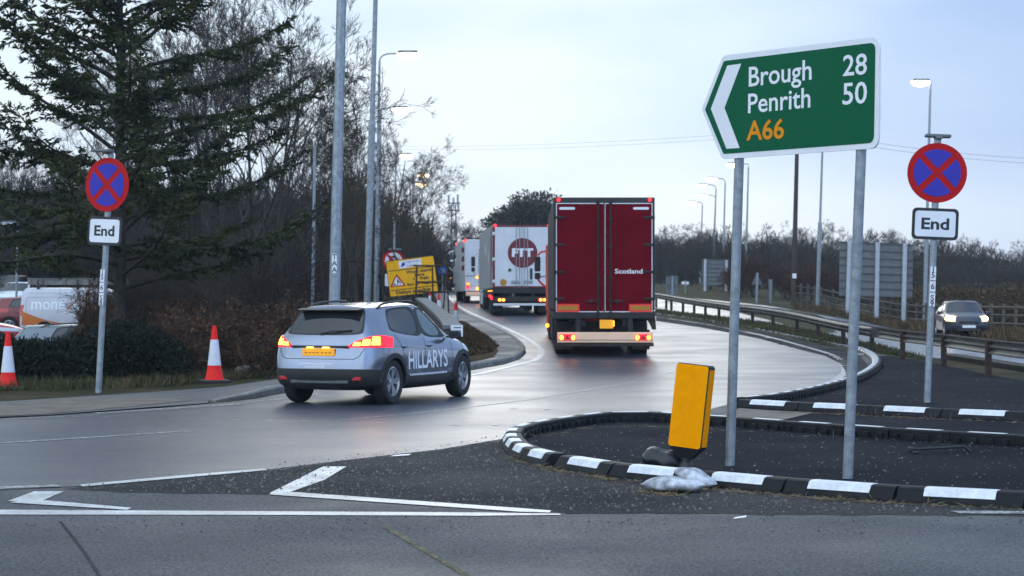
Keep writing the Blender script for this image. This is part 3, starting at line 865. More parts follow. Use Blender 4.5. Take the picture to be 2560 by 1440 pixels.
def car_body(loops, kz=1.0, kf=1.0, ks=1.0, ext=0.0, side_rear=True, wheel_f=(-1.27, 1.27), rw=0.36, cladding=True, rear_glass=True):
    """cage -> subdivided body with wheel wells; returns {material slot: mesh}, BVH"""
    bm = bmesh.new()
    crease = bm.edges.layers.float.new('crease_edge'); vcr = bm.verts.layers.float.new('crease_vert')
    NL = len(loops); NI = len(loops[0])
    grid = {}
    for j in range(NL):
        for i in range(NI):
            f, s, z = loops[j][i]
            if ext and j >= 5 and i <= 3: f -= ext
            f *= kf; z = z * kz if z > .3 else z; s *= ks
            for sg in (1, -1):
                if s == 0 and sg < 0: grid[(j, i, -1)] = grid[(j, i, 1)]; continue
                grid[(j, i, sg)] = bm.verts.new((sg * s, f, z))
    panes = {2: [], 3: [], 4: [], 5: []}
    for sg in (1, -1):
        for j in range(NL - 1):
            for i in range(NI - 1):
                q = [grid[(j, i, sg)], grid[(j, i + 1, sg)], grid[(j + 1, i + 1, sg)], grid[(j + 1, i, sg)]]
                if sg < 0: q = q[::-1]
                fc = bm.faces.new(q)
                fc.material_index = 1 if (cladding and (j == 0 or j == 1)) else 0
                if j == 5:
                    if i < 2 and rear_glass: panes[2].append(fc)
                    elif i in (4, 5) and side_rear: panes[4].append(fc)
                    elif i == 6 and side_rear: fc.material_index = 6
                    elif i == 7: panes[3].append(fc)
                    elif i >= 9: panes[5].append(fc)
    for jj, up in ((0, -1), (NL - 1, 1)):
        cen = {}
        for i in range(1, NI - 1):
            v = grid[(jj, i, 1)].co
            cen[i] = bm.verts.new((0, v.y, v.z + (.02 if up > 0 else 0)))
        for sg in (1, -1):
            for i in range(NI - 1):
                a, b = grid[(jj, i, sg)], grid[(jj, i + 1, sg)]
                if i == 0: q = [a, b, cen[1]]
                elif i == NI - 2: q = [a, b, cen[NI - 2]]
                else: q = [a, b, cen[i + 1], cen[i]]
                if len(set(q)) < 3: continue
                if (sg > 0) != (up > 0): q = q[::-1]
                fc = bm.faces.new(q)
                fc.material_index = 1 if up < 0 else 0
    bmesh.ops.recalc_face_normals(bm, faces=bm.faces)
    for k, fl in panes.items():
        sides = ([f for f in fl if f.calc_center_median().x > 0], [f for f in fl if f.calc_center_median().x <= 0]) if k in (3, 4) else (fl,)
        for g in sides:
            if not g: continue
            gs = set(g)
            for f in g:
                for v in f.verts:
                    if sum(1 for lf in v.link_faces if lf in gs) == 1: v[vcr] = 0.45
                for e in f.edges:
                    if not all(lf in gs for lf in e.link_faces): e[crease] = 0.85
            r1 = bmesh.ops.inset_region(bm, faces=g, thickness=.016, depth=0.0, use_even_offset=True)
            for f in r1['faces']: f.material_index = 6
            r2 = bmesh.ops.inset_region(bm, faces=g, thickness=.007, depth=-.005, use_even_offset=True)
            for f in r2['faces']: f.material_index = 6
            for f in g:
                f.material_index = k
                for e in f.edges:
                    if not all(lf in gs for lf in e.link_faces): e[crease] = 0.9
                for v in f.verts:
                    if sum(1 for lf in v.link_faces if lf in gs) == 1: v[vcr] = 0.55
    me = bpy.data.meshes.new("cage")
    bm.to_mesh(me); bm.free()
    o = obj("cage", me)
    for _ in range(7): me.materials.append(M['tyre'])
    ss = o.modifiers.new("s", 'SUBSURF'); ss.levels = 2; ss.render_levels = 2
    cut = MB()
    for wf in wheel_f:
        cut.lathe([(rw, -1.2), (rw, 1.2)], 40, 1, Matrix.Translation((0, wf, .32)) @ Matrix.Rotation(R(90), 4, 'Y'))
    # keep the middle of the car closed: two short cutters each side
    cut = MB()
    for wf in wheel_f:
        for sg in (1, -1):
            cut.lathe([(rw, -.16), (rw, .3)], 40, 1, Matrix.Translation((sg * .74 * ks, wf, .32)) @ Matrix.Rotation(R(90) * sg, 4, 'Y'))
    cm = cut.mesh("cutter", ['tyre', 'tyre'])
    co = obj("cutter", cm)
    bo = o.modifiers.new("b", 'BOOLEAN'); bo.operation = 'DIFFERENCE'; bo.object = co; bo.solver = 'EXACT'
    dg = bpy.context.evaluated_depsgraph_get()
    full = bpy.data.meshes.new_from_object(o.evaluated_get(dg))
    bpy.data.objects.remove(o); bpy.data.objects.remove(co); bpy.data.meshes.remove(cm)
    bvh = BVHTree.FromPolygons([v.co[:] for v in full.vertices], [tuple(p.vertices) for p in full.polygons])
    out = {}
    for p in full.polygons:
        k = p.material_index
        if k in (3, 4): k = (k, 1 if p.center.x > 0 else -1)
        out.setdefault(k, []).append(p)
    res = {}
    for k, ps in out.items():
        vm, v, f = {}, [], []
        for p in ps:
            q = []
            for i in p.vertices:
                if i not in vm: vm[i] = len(v); v.append(full.vertices[i].co[:])
                q.append(vm[i])
            f.append(tuple(q))
        res[k] = (v, f)
    bpy.data.meshes.remove(full)
    return res, bvh

def raw_mesh(name, v, f, m, angle=38):
    me = bpy.data.meshes.new(name)
    me.from_pydata(v, [], f)
    me.materials.append(M[m])
    me.shade_smooth(); me.set_sharp_from_angle(angle=R(angle))
    return me

def wrap_patch(mb, bvh, quad, nu, nv, off, mi=0, thick=.02, center=(0, 0), bulge=0.0):
    """lamp or trim laid on the body: quad corners (azimuth deg from rear, height): inner-bottom, outer-bottom, outer-top, inner-top"""
    P = []
    for j in range(nv + 1):
        row = []
        for i in range(nu + 1):
            u, w = i / nu, j / nv
            a = lerp(lerp(quad[0][0], quad[1][0], u), lerp(quad[3][0], quad[2][0], u), w)
            z = lerp(lerp(quad[0][1], quad[1][1], u), lerp(quad[3][1], quad[2][1], u), w)
            z += bulge * w * math.sin(math.pi * u ** .8)
            d = Vector((math.sin(R(a)), -math.cos(R(a)), 0))
            o = Vector((center[0], center[1], z)) + d * 5
            h = bvh.ray_cast(o, -d)
            p = h[0] if h[0] is not None else o - d * 4.2
            n = h[1] if h[1] is not None else d
            row.append((p, n))
        P.append(row)
    v, f = [], []
    for row in P:
        for p, n in row: v.append(p + n * off)
    W = nu + 1
    for j in range(nv):
        for i in range(nu):
            f.append((j * W + i, j * W + i + 1, (j + 1) * W + i + 1, (j + 1) * W + i))
    k = len(v)
    for row in P:
        for p, n in row: v.append(p - n * thick)
    def rim(idx):
        for a, b in zip(idx, idx[1:]): f.append((a, b, b + k, a + k))
    rim([i for i in range(W)]); rim([nv * W + i for i in range(W)][::-1])
    rim([j * W for j in range(nv + 1)][::-1]); rim([j * W + nu for j in range(nv + 1)])
    mb.add(v, f, mi)

def side_decal(mb, bvh, pts, faces, sg, off=.004, mi=0):
    """flat artwork (forward, height) laid on the car's side"""
    v = []
    for (f, z) in pts:
        h = bvh.ray_cast(Vector((sg * 3, f, z)), Vector((-sg, 0, 0)))
        x = h[0].x if h[0] is not None else sg * .86
        v.append((x + sg * off, f, z))
    mb.add(v, faces, mi)
def side_strip(mb, bvh, line, w, sg, off=.003, mi=0, n=10):
    """thin dark line (door gap) along a polyline (forward, height)"""
    P = []
    for a, b in zip(line, line[1:]):
        for k in range(n): P.append((lerp(a[0], b[0], k / n), lerp(a[1], b[1], k / n)))
    P.append(line[-1])
    v, f = [], []
    for i, p in enumerate(P):
        a, b = P[max(0, i - 1)], P[min(len(P) - 1, i + 1)]
        dx, dz = b[0] - a[0], b[1] - a[1]; L = math.hypot(dx, dz) or 1
        for s in (-1, 1): v.append((p[0] - dz / L * w / 2 * s, p[1] + dx / L * w / 2 * s))
    for i in range(len(P) - 1): f.append((2 * i, 2 * i + 1, 2 * i + 3, 2 * i + 2))
    side_decal(mb, bvh, v, f, sg, off, mi)

def wheel(parent, x, y, r=.325, w=.21, spokes=5, z=None, rim='alloy', steer=0.0, name="wheel"):
    sg = 1 if x > 0 else -1
    hub = bpy.data.objects.new(name, None); COL.objects.link(hub); hub.parent = parent
    hub.empty_display_size = .1
    hub.location = (x, y, r if z is None else z); hub.rotation_euler = (0, 0, steer)
    T = Matrix.Rotation(R(90) * sg, 4, 'Y')
    t = MB()
    ri = r * .67
    t.lathe([(ri, -w / 2), (r * .93, -w / 2), (r * .985, -w * .38), (r, -w * .25), (r, w * .25), (r * .985, w * .38), (r * .93, w / 2), (ri + .012, w / 2), (ri, w * .42), (ri, -w / 2 + .001)], 36, 0, T)
    part("tyre", t, ['tyre'], hub, True)
    m = MB()
    m.lathe([(ri, -w * .3), (ri, w * .43), (ri - .018, w * .45), (ri - .03, w * .3), (ri - .035, -w * .2)], 36, 0, T)
    m.lathe([(0, w * .36), (.055, w * .36), (.065, w * .25), (.065, 0)], 16, 0, T)
    for k in range(spokes):
        a = 2 * math.pi * k / spokes + .35
        for da in (-.13, .13):
            ca, sa = math.cos(a + da), math.sin(a + da)
            c2, s2 = math.cos(a + da * 1.5), math.sin(a + da * 1.5)
            p0 = Vector((.04 * ca, .04 * sa, w * .33)); p1 = Vector((ri * .97 * c2, ri * .97 * s2, w * .37))
            d = (p1 - p0).normalized(); n = Vector((-d.y, d.x, 0)).normalized() * .02
            v = [p0 - n, p0 + n, p1 + n * 1.2, p1 - n * 1.2]
            v += [q - Vector((0, 0, .03)) for q in v]
            m.add(v, [(0, 1, 2, 3), (0, 4, 5, 1), (1, 5, 6, 2), (2, 6, 7, 3), (3, 7, 4, 0)], 0, T)
    m.lathe([(0, 0), (ri * .95, 0)], 24, 1, T)
    part("rim", m, [rim, 'chassis'], hub, True)
    return hub

def make_car(name, label, loc, rotz, paint, kz=1.0, kf=1.0, ks=1.0, ext=0.0, lights='off', rails=False, cladding=False, plate='plateyellow',
             group=None, hero=False, front_plate=True, r=.315):
    t = thing(name, label, "car", loc, rotz, group=group)
    wf = (-1.27 * kf, 1.27 * kf)
    res, bvh = car_body(L_CROSS, kz, kf, ks, ext, cladding=cladding, wheel_f=wf, rw=r + .045)
    b = res[0]
    if not cladding and 1 in res:
        o = len(b[0]); res[0] = b = (b[0] + res[1][0], b[1] + [tuple(i + o for i in f) for f in res[1][1]])
    obj("body", raw_mesh("body", *b, paint), t)
    if cladding: obj("lower_cladding", raw_mesh("lower_cladding", *res[1], 'blackplastic'), t)
    obj("window_surround", raw_mesh("window_surround", *res[6], 'blackplastic'), t)
    obj("rear_window", raw_mesh("rear_window", *res[2], 'glass'), t)
    obj("windscreen", raw_mesh("windscreen", *res[5], 'glass'), t)
    for k in (3, 4):
        for sg in (1, -1): obj("side_window", raw_mesh("side_window", *res[(k, sg)], 'glassclear' if hero and k == 3 else 'glass'), t)
    S = .86 * ks
    for sg in (1, -1):
        gap = MB()
        side_strip(gap, bvh, [(-.17 * kf, .97 * kz), (-.17 * kf, .45), (-.16 * kf, .36)], .008, sg)
        side_strip(gap, bvh, [(.80 * kf, .93 * kz), (.84 * kf, .6), (.80 * kf, .36)], .008, sg)
        side_strip(gap, bvh, [(-1.18 * kf, 1.04 * kz), (-.97 * kf, .80), (-.90 * kf, .62), (-.84 * kf, .37)], .008, sg)
        part("door_seam", gap, ['blackplastic'], t)
    for sg in (1, -1):
        for f in (-.93, -.02):
            h = MB()
            y = f * kf
            hit = bvh.ray_cast(Vector((sg * 3, y, .85 * kz)), Vector((-sg, 0, 0)))
            x = hit[0].x if hit[0] is not None else sg * S
            h.box((x + sg * .012, y, .85 * kz), (.03, .17, .028), 0, ch=.01)
            h.box((x + sg * .002, y, .835 * kz), (.006, .14, .03), 1)
            part("door_handle", h, [paint, 'blackplastic'], t, True)
        mm = MB()
        mm.box((sg * (S + .09), .70 * kf, 1.0 * kz), (.19, .12, .13), 0, ch=.035)
        mm.box((sg * (S + .09), .642 * kf, 1.0 * kz), (.15, .012, .10), 1, ch=.004)
        mm.box((sg * (S - .02), .71 * kf, .965 * kz), (.10, .05, .03), 0, ch=.01)
        part("wing_mirror", mm, ['blackplastic' if hero else paint, 'glass'], t, True)
    for f in wf:
        for sg in (1, -1):
            wheel(t, sg * (S - .118), f, r=r, steer=(0.04 if hero and f > 0 else 0))
    if cladding:
        for f in wf:
            for sg in (1, -1):
                a = MB(); n = 20
                v, fc = [], []
                ra, rb = r + .035, r + .105
                for k in range(n + 1):
                    th = R(2 + 176 * k / n)
                    for rr in (ra, rb):
                        y = f + rr * math.cos(th); z = .32 + rr * math.sin(th)
                        hit = bvh.ray_cast(Vector((sg * 3, f + (r + .075) * math.cos(th), max(.40, .32 + (r + .075) * math.sin(th)))), Vector((-sg, 0, 0)))
                        x = hit[0].x if hit[0] is not None and abs(hit[0].x) > .7 else sg * S * .985
                        v.append((x + sg * .014, y, z)); v.append((x - sg * .07, y, z))
                for k in range(n):
                    o = 4 * k
                    fc += [(o, o + 2, o + 6, o + 4), (o, o + 4, o + 5, o + 1), (o + 2, o + 3, o + 7, o + 6)]
                a.add(v, fc)
                part("wheel_arch", a, ['blackplastic'], t, True)
    # lamps at the rear
    for sg in (1, -1):
        c = (0, -.9 * kf)
        zq = kz
        lm = MB()
        wrap_patch(lm, bvh, [(sg * 21, .855 * zq), (sg * 63, .845 * zq), (sg * 66, .985 * zq), (sg * 24, .89 * zq)], 14, 6, .012, 0, .02, c, .085)
        tl = part("tail_light", lm, ['lensredlit' if lights == 'rear' else 'lensred'], t, True)
        if lights == 'rear':
            gl = MB()
            for (a0, a1, z0, z1) in ((26, 31, .875, .925), (31.8, 37.5, .88, .965), (38.5, 46, .885, 1.0)):
                wrap_patch(gl, bvh, [(sg * a0, z0 * zq), (sg * a1, z0 * zq), (sg * (a1 + .5), z1 * zq), (sg * (a0 + 1.5), z1 * zq)], 3, 3, .018, 0, .004, c)
            part("brake_lamp", gl, ['brake'], tl, True)
        hl = MB()
        e_ = .06 if lights == 'front' else 0  # lit lens widened to the size of its glare
        wrap_patch(hl, bvh, [(sg * (152 + 60 * e_), (.70 - e_) * zq), (sg * 118, (.73 - e_) * zq), (sg * 116, (.85 + e_) * zq), (sg * (150 + 60 * e_), (.80 + e_) * zq)], 8, 4, .010, 0, .02, (0, .9 * kf))
        hd = part("headlight", hl, ['headglow' if lights == 'front' else 'headlens'], t, True)
        if lights == 'front':
            gl = MB()
            wrap_patch(gl, bvh, [(sg * 152, .70 * zq), (sg * 126, .725 * zq), (sg * 125, .845 * zq), (sg * 151, .80 * zq)], 4, 4, .016, 0, .004, (0, .9 * kf))
            part("head_lamp", gl, ['headlit'], hd, True)
    # number plates
    if hero:                                   # tailgate and bumper seams, fuel flap
        gap = MB()
        def rear_strip(line, w=.009):
            P = []
            for a, b in zip(line, line[1:]):
                for k in range(8): P.append((lerp(a[0], b[0], k / 8), lerp(a[1], b[1], k / 8)))
            P.append(line[-1]); v, f = [], []
            for i, p in enumerate(P):
                a, b = P[max(0, i - 1)], P[min(len(P) - 1, i + 1)]; dx, dz = b[0] - a[0], b[1] - a[1]; L = math.hypot(dx, dz) or 1
                for s_ in (-1, 1):
                    x, z = p[0] - dz / L * w / 2 * s_, p[1] + dx / L * w / 2 * s_
                    h = bvh.ray_cast(Vector((x, -4, z)), Vector((0, 1, 0)))
                    v.append((x, (h[0].y if h[0] is not None else -2) - .003, z))
            for i in range(len(P) - 1): f.append((2 * i, 2 * i + 1, 2 * i + 3, 2 * i + 2))
            gap.add(v, f)
        rear_strip([(-.70, .845), (-.63, .72), (-.56, .685), (.56, .685), (.63, .72), (.70, .845)])
        part("tailgate_seam", gap, ['blackplastic'], t)
        gap = MB()
        side_strip(gap, bvh, [(-1.62, .90), (-1.46, .90), (-1.46, .74), (-1.62, .74), (-1.62, .90)], .006, 1)
        part("fuel_flap_seam", gap, ['blackplastic'], t)
        gap = MB()
        side_strip(gap, bvh, [(-1.9, .845), (-1.2, .86), (-.2, .80), (.9, .76), (1.35, .74)], .012, 1, .0015)  # shade of the crease drawn as a flat darker strip
        part("waist_crease", gap, ['greycar'], t)
    def on_rear(z):
        h = bvh.ray_cast(Vector((0, -4, z)), Vector((0, 1, 0)))
        return h[0].y if h[0] is not None else -2.05 * kf
    PZ = .785 * kz
    yb = on_rear(PZ)
    p = MB()
    p.box((0, yb - .012, PZ), (.53, .016, .115), 0, ch=.004)
    if hero:
        rr_ = random.Random(5)
        for k in range(7):
            x = -.20 + k * .062 + (.02 if k > 3 else 0)
            p.box((x, yb - .021, PZ - .01), (.034, .003, .012), 1)
    np_ = part("number_plate", p, [plate, 'mudflap'], t)
    if hero:
        for sx in (-.13, .13):
            l = MB(); l.box((sx, yb - .03, PZ + .066), (.11, .03, .018), 0, ch=.006)
            part("plate_lamp", l, ['platelamp'], np_)
    hfr = bvh.ray_cast(Vector((0, 4, .42 * kz)), Vector((0, -1, 0)))
    yf = hfr[0].y if hfr[0] is not None else 2.08 * kf
    if front_plate:
        p = MB(); p.box((0, yf + .012, .44 * kz), (.52, .016, .11), 0, ch=.004)
        part("number_plate", p, ['platewhite'], t)
        g = MB()
        g.box((0, yf + .004, .62 * kz), (.78, .03, .10), 0, ch=.01)
        g.box((0, yf - .01, .30 * kz), (.9, .04, .09), 0, ch=.01)
        part("grille", g, ['blackplastic'], t)
    w = MB()
    yr = on_rear(1.06 * kz)
    w.tube([(.0, yr - .02, 1.055 * kz), (.16, yr - .012, 1.085 * kz), (.46, yr + .05, 1.10 * kz)], .012, 6)
    w.box((0, yr - .015, 1.05 * kz), (.07, .05, .05), 0, ch=.015)
    part("rear_wiper", w, ['blackplastic'], t)
    if rails:
        for sg in (1, -1):
            q = MB(); y0, y1 = -1.28 * kf - ext, .16 * kf
            pts = []
            for k in range(13):
                u = k / 12
                y = lerp(y0, y1, u)
                hit = bvh.ray_cast(Vector((sg * .565 * ks, y, 3)), Vector((0, 0, -1)))
                zr = hit[0].z if hit[0] is not None else 1.46 * kz
                pts.append((sg * .565 * ks, y, zr + .052 * min(1, math.sin(math.pi * u) * 3.2) - .006))
            q.tube(pts, .017, 8)
            part("roof_rail", q, ['blackplastic'], t, True)
    return t, bvh, res

def ground_rot(a, b):
    """heading from ground point a to b as rotz of a thing whose forward is +y"""
    return -math.atan2(b.x - a.x, b.y - a.y)

# ---- the grey crossover turning out in front
HRR = Vector((-1.79, 29.63, 0))
HTH = R(22.6)
hf = Vector((math.sin(HTH), math.cos(HTH), 0)); hr = Vector((math.cos(HTH), -math.sin(HTH), 0))
hc = HRR + hf * 1.27 - hr * .80
hero, hb, hres = make_car("crossover_car", "silver grey crossover with white lettering on its doors and lit brake lights, turning", (hc.x, hc.y, A2), -HTH, 'silver',
                    lights='rear', rails=True, cladding=True, hero=True, r=.335)
q = MB()
w_ = 1.42
tv, tf = text_geo("HILLARYS", 0.016)
kx = w_ / max(p[0] for p in tv)
side_decal(q, hb, [(-.80 + p[0] * kx, .505 + p[1] * .27) for p in tv], tf, 1)
side_decal(q, hb, [(-.78 + w_ * (0.02 + .96 * i / 24) + dx, .405 + dz) for i in range(24) for dx, dz in ((0, 0), (.04, 0), (.04, .028), (0, .028))], [(4 * i, 4 * i + 1, 4 * i + 2, 4 * i + 3) for i in range(24)], 1)
tv2, tf2 = tv, tf
part("side_lettering", q, ['palevinyl'], hero)
q = MB()
hit = hb.ray_cast(Vector((0, -4, 1.43)), Vector((0, 1, 0)))
ys = hit[0].y if hit[0] is not None else -1.62
q.add([(-.52, ys + .02, 1.425), (.52, ys + .02, 1.425), (.50, ys - .16, 1.40), (-.50, ys - .16, 1.40), (-.52, ys + .04, 1.385), (.52, ys + .04, 1.385), (.50, ys - .155, 1.385), (-.50, ys - .155, 1.385)],
      [(0, 1, 2, 3), (4, 7, 6, 5), (3, 2, 6, 7), (0, 3, 7, 4), (1, 5, 6, 2), (0, 4, 5, 1)])
part("spoiler", q, ['blackplastic'], hero)
q = MB()
for (z, x0, x1, n) in ((.615, -.30, .26, 20), (.572, -.20, .12, 12)):
    for k in range(n):
        x = lerp(x0, x1, k / n)
        hit = hb.ray_cast(Vector((x, -4, z)), Vector((0, 1, 0)))
        if hit[0] is not None: q.box((x, hit[0].y - .003, z), ((x1 - x0) / n * .7, .002, .022))
    part("rear_lettering", q, ['palevinyl'], hero)
    q = MB()
hit = hb.ray_cast(Vector((0, -4, .865)), Vector((0, 1, 0)))
q.box((0, hit[0].y - .006, .865), (.95, .02, .03), 0, ch=.006)
part("tailgate_trim", q, ['blackplastic'], hero)
for sx in (-.60, .60):
    q = MB()
    hit = hb.ray_cast(Vector((sx, -4, .40)), Vector((0, 1, 0)))
    q.box((sx, hit[0].y - .004, .40), (.15, .02, .055), 0, ch=.008)
    part("rear_reflector", q, ['lensred'], hero)
q = MB()
hit = hb.ray_cast(Vector((0, -4, .34)), Vector((0, 1, 0)))
q.box((0, hit[0].y - .004, .35), (.95, .02, .05), 0, ch=.01)
part("rear_skid_strip", q, ['steeldark'], hero)

# ---- the dark blue car coming the other way
cp = GY(2404, 81.0, A2)
make_car("hatchback_car", "dark blue hatchback with both headlights glaring, approaching on the opposite carriageway", (cp.x, cp.y, zt(cp.x, cp.y) + A2), R(175), 'darkblue', kz=.95, kf=1.02, ks=1.03, lights='front', r=.32)

# ---- cars in the car park behind the hedge
p = Vector((-11.55, 56.5, 0)); p.z = zt(p.x, p.y) + .12
make_car("estate_car", "blue grey estate car with roof rails parked behind the dark hedge", p, R(-78), 'greycar', kz=1.0, kf=1.12, ext=.3, rails=True)
p = Vector((-17.0, 61.0, 0)); p.z = zt(p.x, p.y) - .1
make_car("red_hatchback_car", "bright red hatchback nosing in beside the estate car, headlamp showing", p, R(-75), 'redcar', kz=.95)
p = Vector((-18.75, 80.0, 0)); p.z = zt(p.x, p.y)
make_car("dark_red_car", "dark red hatchback parked behind the white van's tail", p, R(-80), 'darkred', kz=.97)
p = Vector((-25.9, 105.0, 0)); p.z = zt(p.x, p.y)
make_car("small_white_car", "small white hatchback facing the road above the dark red car", p, R(178), 'whitecar', kz=.98, kf=.95)
p = Vector((-27.6, 110.0, 0)); p.z = zt(p.x, p.y)
make_car("black_people_carrier", "tall black people carrier behind the small white hatchback", p, R(175), 'blackcar', kz=1.16, kf=1.1, ks=1.05)

# ---- the white van with the ladder rack
def make_van():
    p = Vector((-15.75, 74.5, 0)); p.z = zt(p.x, p.y)
    t = thing("panel_van", "pale panel van with orange swoosh, grey lettering and a roof rack, behind the hedge", "van", p, R(-88))
    res, bvh = car_body(L_VAN, side_rear=False, cladding=False, wheel_f=(-1.45, 1.55), rw=.38, rear_glass=True)
    b = res[0]
    if 1 in res:
        o = len(b[0]); b = (b[0] + res[1][0], b[1] + [tuple(i + o for i in f) for f in res[1][1]])
    obj("body", raw_mesh("body", *b, 'vangrey'), t)
    if 6 in res: obj("window_surround", raw_mesh("window_surround", *res[6], 'blackplastic'), t)
    obj("rear_window", raw_mesh("rear_window", *res[2], 'glass'), t)
    obj("windscreen", raw_mesh("windscreen", *res[5], 'glass'), t)
    for sg in (1, -1): obj("side_window", raw_mesh("side_window", *res[(3, sg)], 'glass'), t)
    for f in (-1.45, 1.55):
        for sg in (1, -1): wheel(t, sg * .82, f, r=.33)
    g = MB()
    side_strip(g, bvh, [(-.2, .5), (-.2, 1.75)], .012, 1)
    side_strip(g, bvh, [(-2.15, .6), (-2.15, 1.5), (-2.1, 1.58), (-.2, 1.6), (.4, 1.6)], .012, 1)
    side_strip(g, bvh, [(.45, .5), (.45, 1.75)], .012, 1)
    side_strip(g, bvh, [(-2.3, 1.74), (.4, 1.74)], .01, 1)
    part("door_gaps", g, ['steeldark'], t)
    def word(s, x0, h, w):
        tv, tf = text_geo(s, 0.0)
        k = w / max(p[0] for p in tv)
        return [(x0 + a * k, 1.14 + b_ * h) for a, b_ in tv], tf
    q = MB()
    v, f = word("mone", -1.95, .42, 1.22); side_decal(q, bvh, v, f, 1)
    v, f = word("group", .0, .42, 1.3); side_decal(q, bvh, v, f, 1)
    side_decal(q, bvh, [(-.58, 1.48), (-.50, 1.48), (-.20, 1.14), (-.28, 1.14)], [(0, 1, 2, 3)], 1)
    part("side_lettering", q, ['palevinyl'], t)
    q = MB()
    side_decal(q, bvh, [(-.68, 1.14), (-.60, 1.14), (-.24, 1.50), (-.32, 1.50)], [(0, 1, 2, 3)], 1, .005)
    pts, fc = [], []
    for i in range(31):
        u = i / 30; f = lerp(-2.30, -.35, u); top = .60 + .48 * (1 - u) ** 1.9
        for j in range(7): pts.append((f, lerp(.56, top, j / 6)))
    for i in range(30):
        for j in range(6): fc.append((i * 7 + j, i * 7 + 7 + j, i * 7 + 8 + j, i * 7 + 1 + j))
    side_decal(q, bvh, pts, fc, 1, .012)
    part("orange_swoosh", q, ['orangevinyl'], t)
    for sg in (1, -1):
        l = MB(); wrap_patch(l, bvh, [(sg * 22, .9), (sg * 27, .9), (sg * 27, 1.3), (sg * 22, 1.3)], 3, 6, .01, 0, .02, (0, -.5))
        part("tail_light", l, ['lensred'], t)
        l = MB(); wrap_patch(l, bvh, [(sg * 150, .8), (sg * 125, .82), (sg * 125, 1.0), (sg * 150, .95)], 5, 4, .01, 0, .02, (0, .9))
        part("headlight", l, ['headlens'], t)
        mm = MB(); mm.box((sg * 1.06, 1.1, 1.3), (.2, .12, .28), 0, ch=.03)
        part("wing_mirror", mm, ['blackplastic'], t, True)
    rk = MB()
    for f in (-1.75, -.3, .45):
        rk.box((0, f, 1.97), (1.5, .05, .04), 0, ch=.008)
        for sg in (1, -1):
            rk.box((sg * .66, f, 1.92), (.10, .10, .10), 0, ch=.02)
            rk.box((sg * .72, f, 2.10), (.03, .05, .26), 0, ch=.008)
    part("roof_rack", rk, ['blackplastic'], t)
    ld = MB()
    for z in (2.06, 2.27):
        ld.box((.62, -.3, z), (.05, 3.7, .035), 0, ch=.006)
    ld.box((.60, -.3, 2.165), (.02, 3.7, .18), 0)
    for k in range(9):
        for z in (2.10, 2.165, 2.23): ld.box((.625, -2.0 + k * .42, z), (.06, .035, .03), 1)
    lo = obj("ladder", ld.mesh("ladder", ['kerbstone', 'blackplastic']))
    lo.matrix_world = Matrix.Translation(p) @ Matrix.Rotation(R(-88), 4, 'Z')
    tag(lo, "long grey ladder strapped on edge to the white van's roof rack", "ladder")
make_van()
# ------------------------------------------------------------------ lorries (origin: ground under the middle of the tail; y forward)
def truck_wheel(t, x, y, r=.5, w=.36, name="wheel"):
    wheel(t, x, y, r=r, w=w, spokes=8, rim='steeldark', name=name)

def lorry_cab(t, y0, paint, zc=0.0, dx=0.0, h=3.75):
    """tractor cab whose back is at y0; returns the part"""
    c = MB()
    c.box((dx, y0 + 1.1, 1.0 + (h - 1.0) / 2), (2.46, 2.0, h - 1.0), 0, ch=.12)
    c.box((dx, y0 + .9, .72), (2.36, 2.0, .6), 0, ch=.08)
    c.prism([(y0 - .1, h - .1), (y0 + 1.3, h + .28), (y0 - .1, h + .35)], dx - 1.1, dx + 1.1, 0, axis='x')
    cab = part("cab", c, [paint], t, True, 30)
    w = MB()
    w.box((dx, y0 + 2.1, 2.55), (2.2, .02, .95), 0, ch=.005)
    part("windscreen", w, ['glass'], cab)
    for sg in (1, -1):
        w = MB(); w.box((dx + sg * 1.232, y0 + 1.35, 2.5), (.012, .95, .75), 0, ch=.004)
        part("side_window", w, ['glass'], cab)
        m = MB()
        m.box((dx + sg * 1.50, y0 + 1.95, 2.62), (.20, .12, .50), 0, ch=.03)
        m.box((dx + sg * 1.50, y0 + 1.95, 2.22), (.19, .12, .22), 0, ch=.03)
        m.tube([(dx + sg * 1.22, y0 + 1.95, 3.05), (dx + sg * 1.38, y0 + 1.95, 3.02), (dx + sg * 1.50, y0 + 1.95, 2.90)], .035, 8, 1)
        m.tube([(dx + sg * 1.22, y0 + 1.95, 1.85), (dx + sg * 1.42, y0 + 1.95, 2.02), (dx + sg * 1.48, y0 + 1.95, 2.12)], .035, 8, 1)
        part("wing_mirror", m, ['blackplastic', paint], t, True)
    return cab

def lamp_round(parent, c, r, m, name, d=(0, -1, 0), base='chassis'):
    b = MB()
    Tm = Matrix.Translation(c) @ Vector(d).to_track_quat('Z', 'Y').to_matrix().to_4x4()
    b.lathe([(r * 1.25, 0), (r * 1.25, .018), (r, .022)], 18, 0, Tm)
    b.lathe([(r, .022), (r * .8, .036), (0, .042)], 18, 1, Tm)
    return part(name, b, [base, m], parent, True)

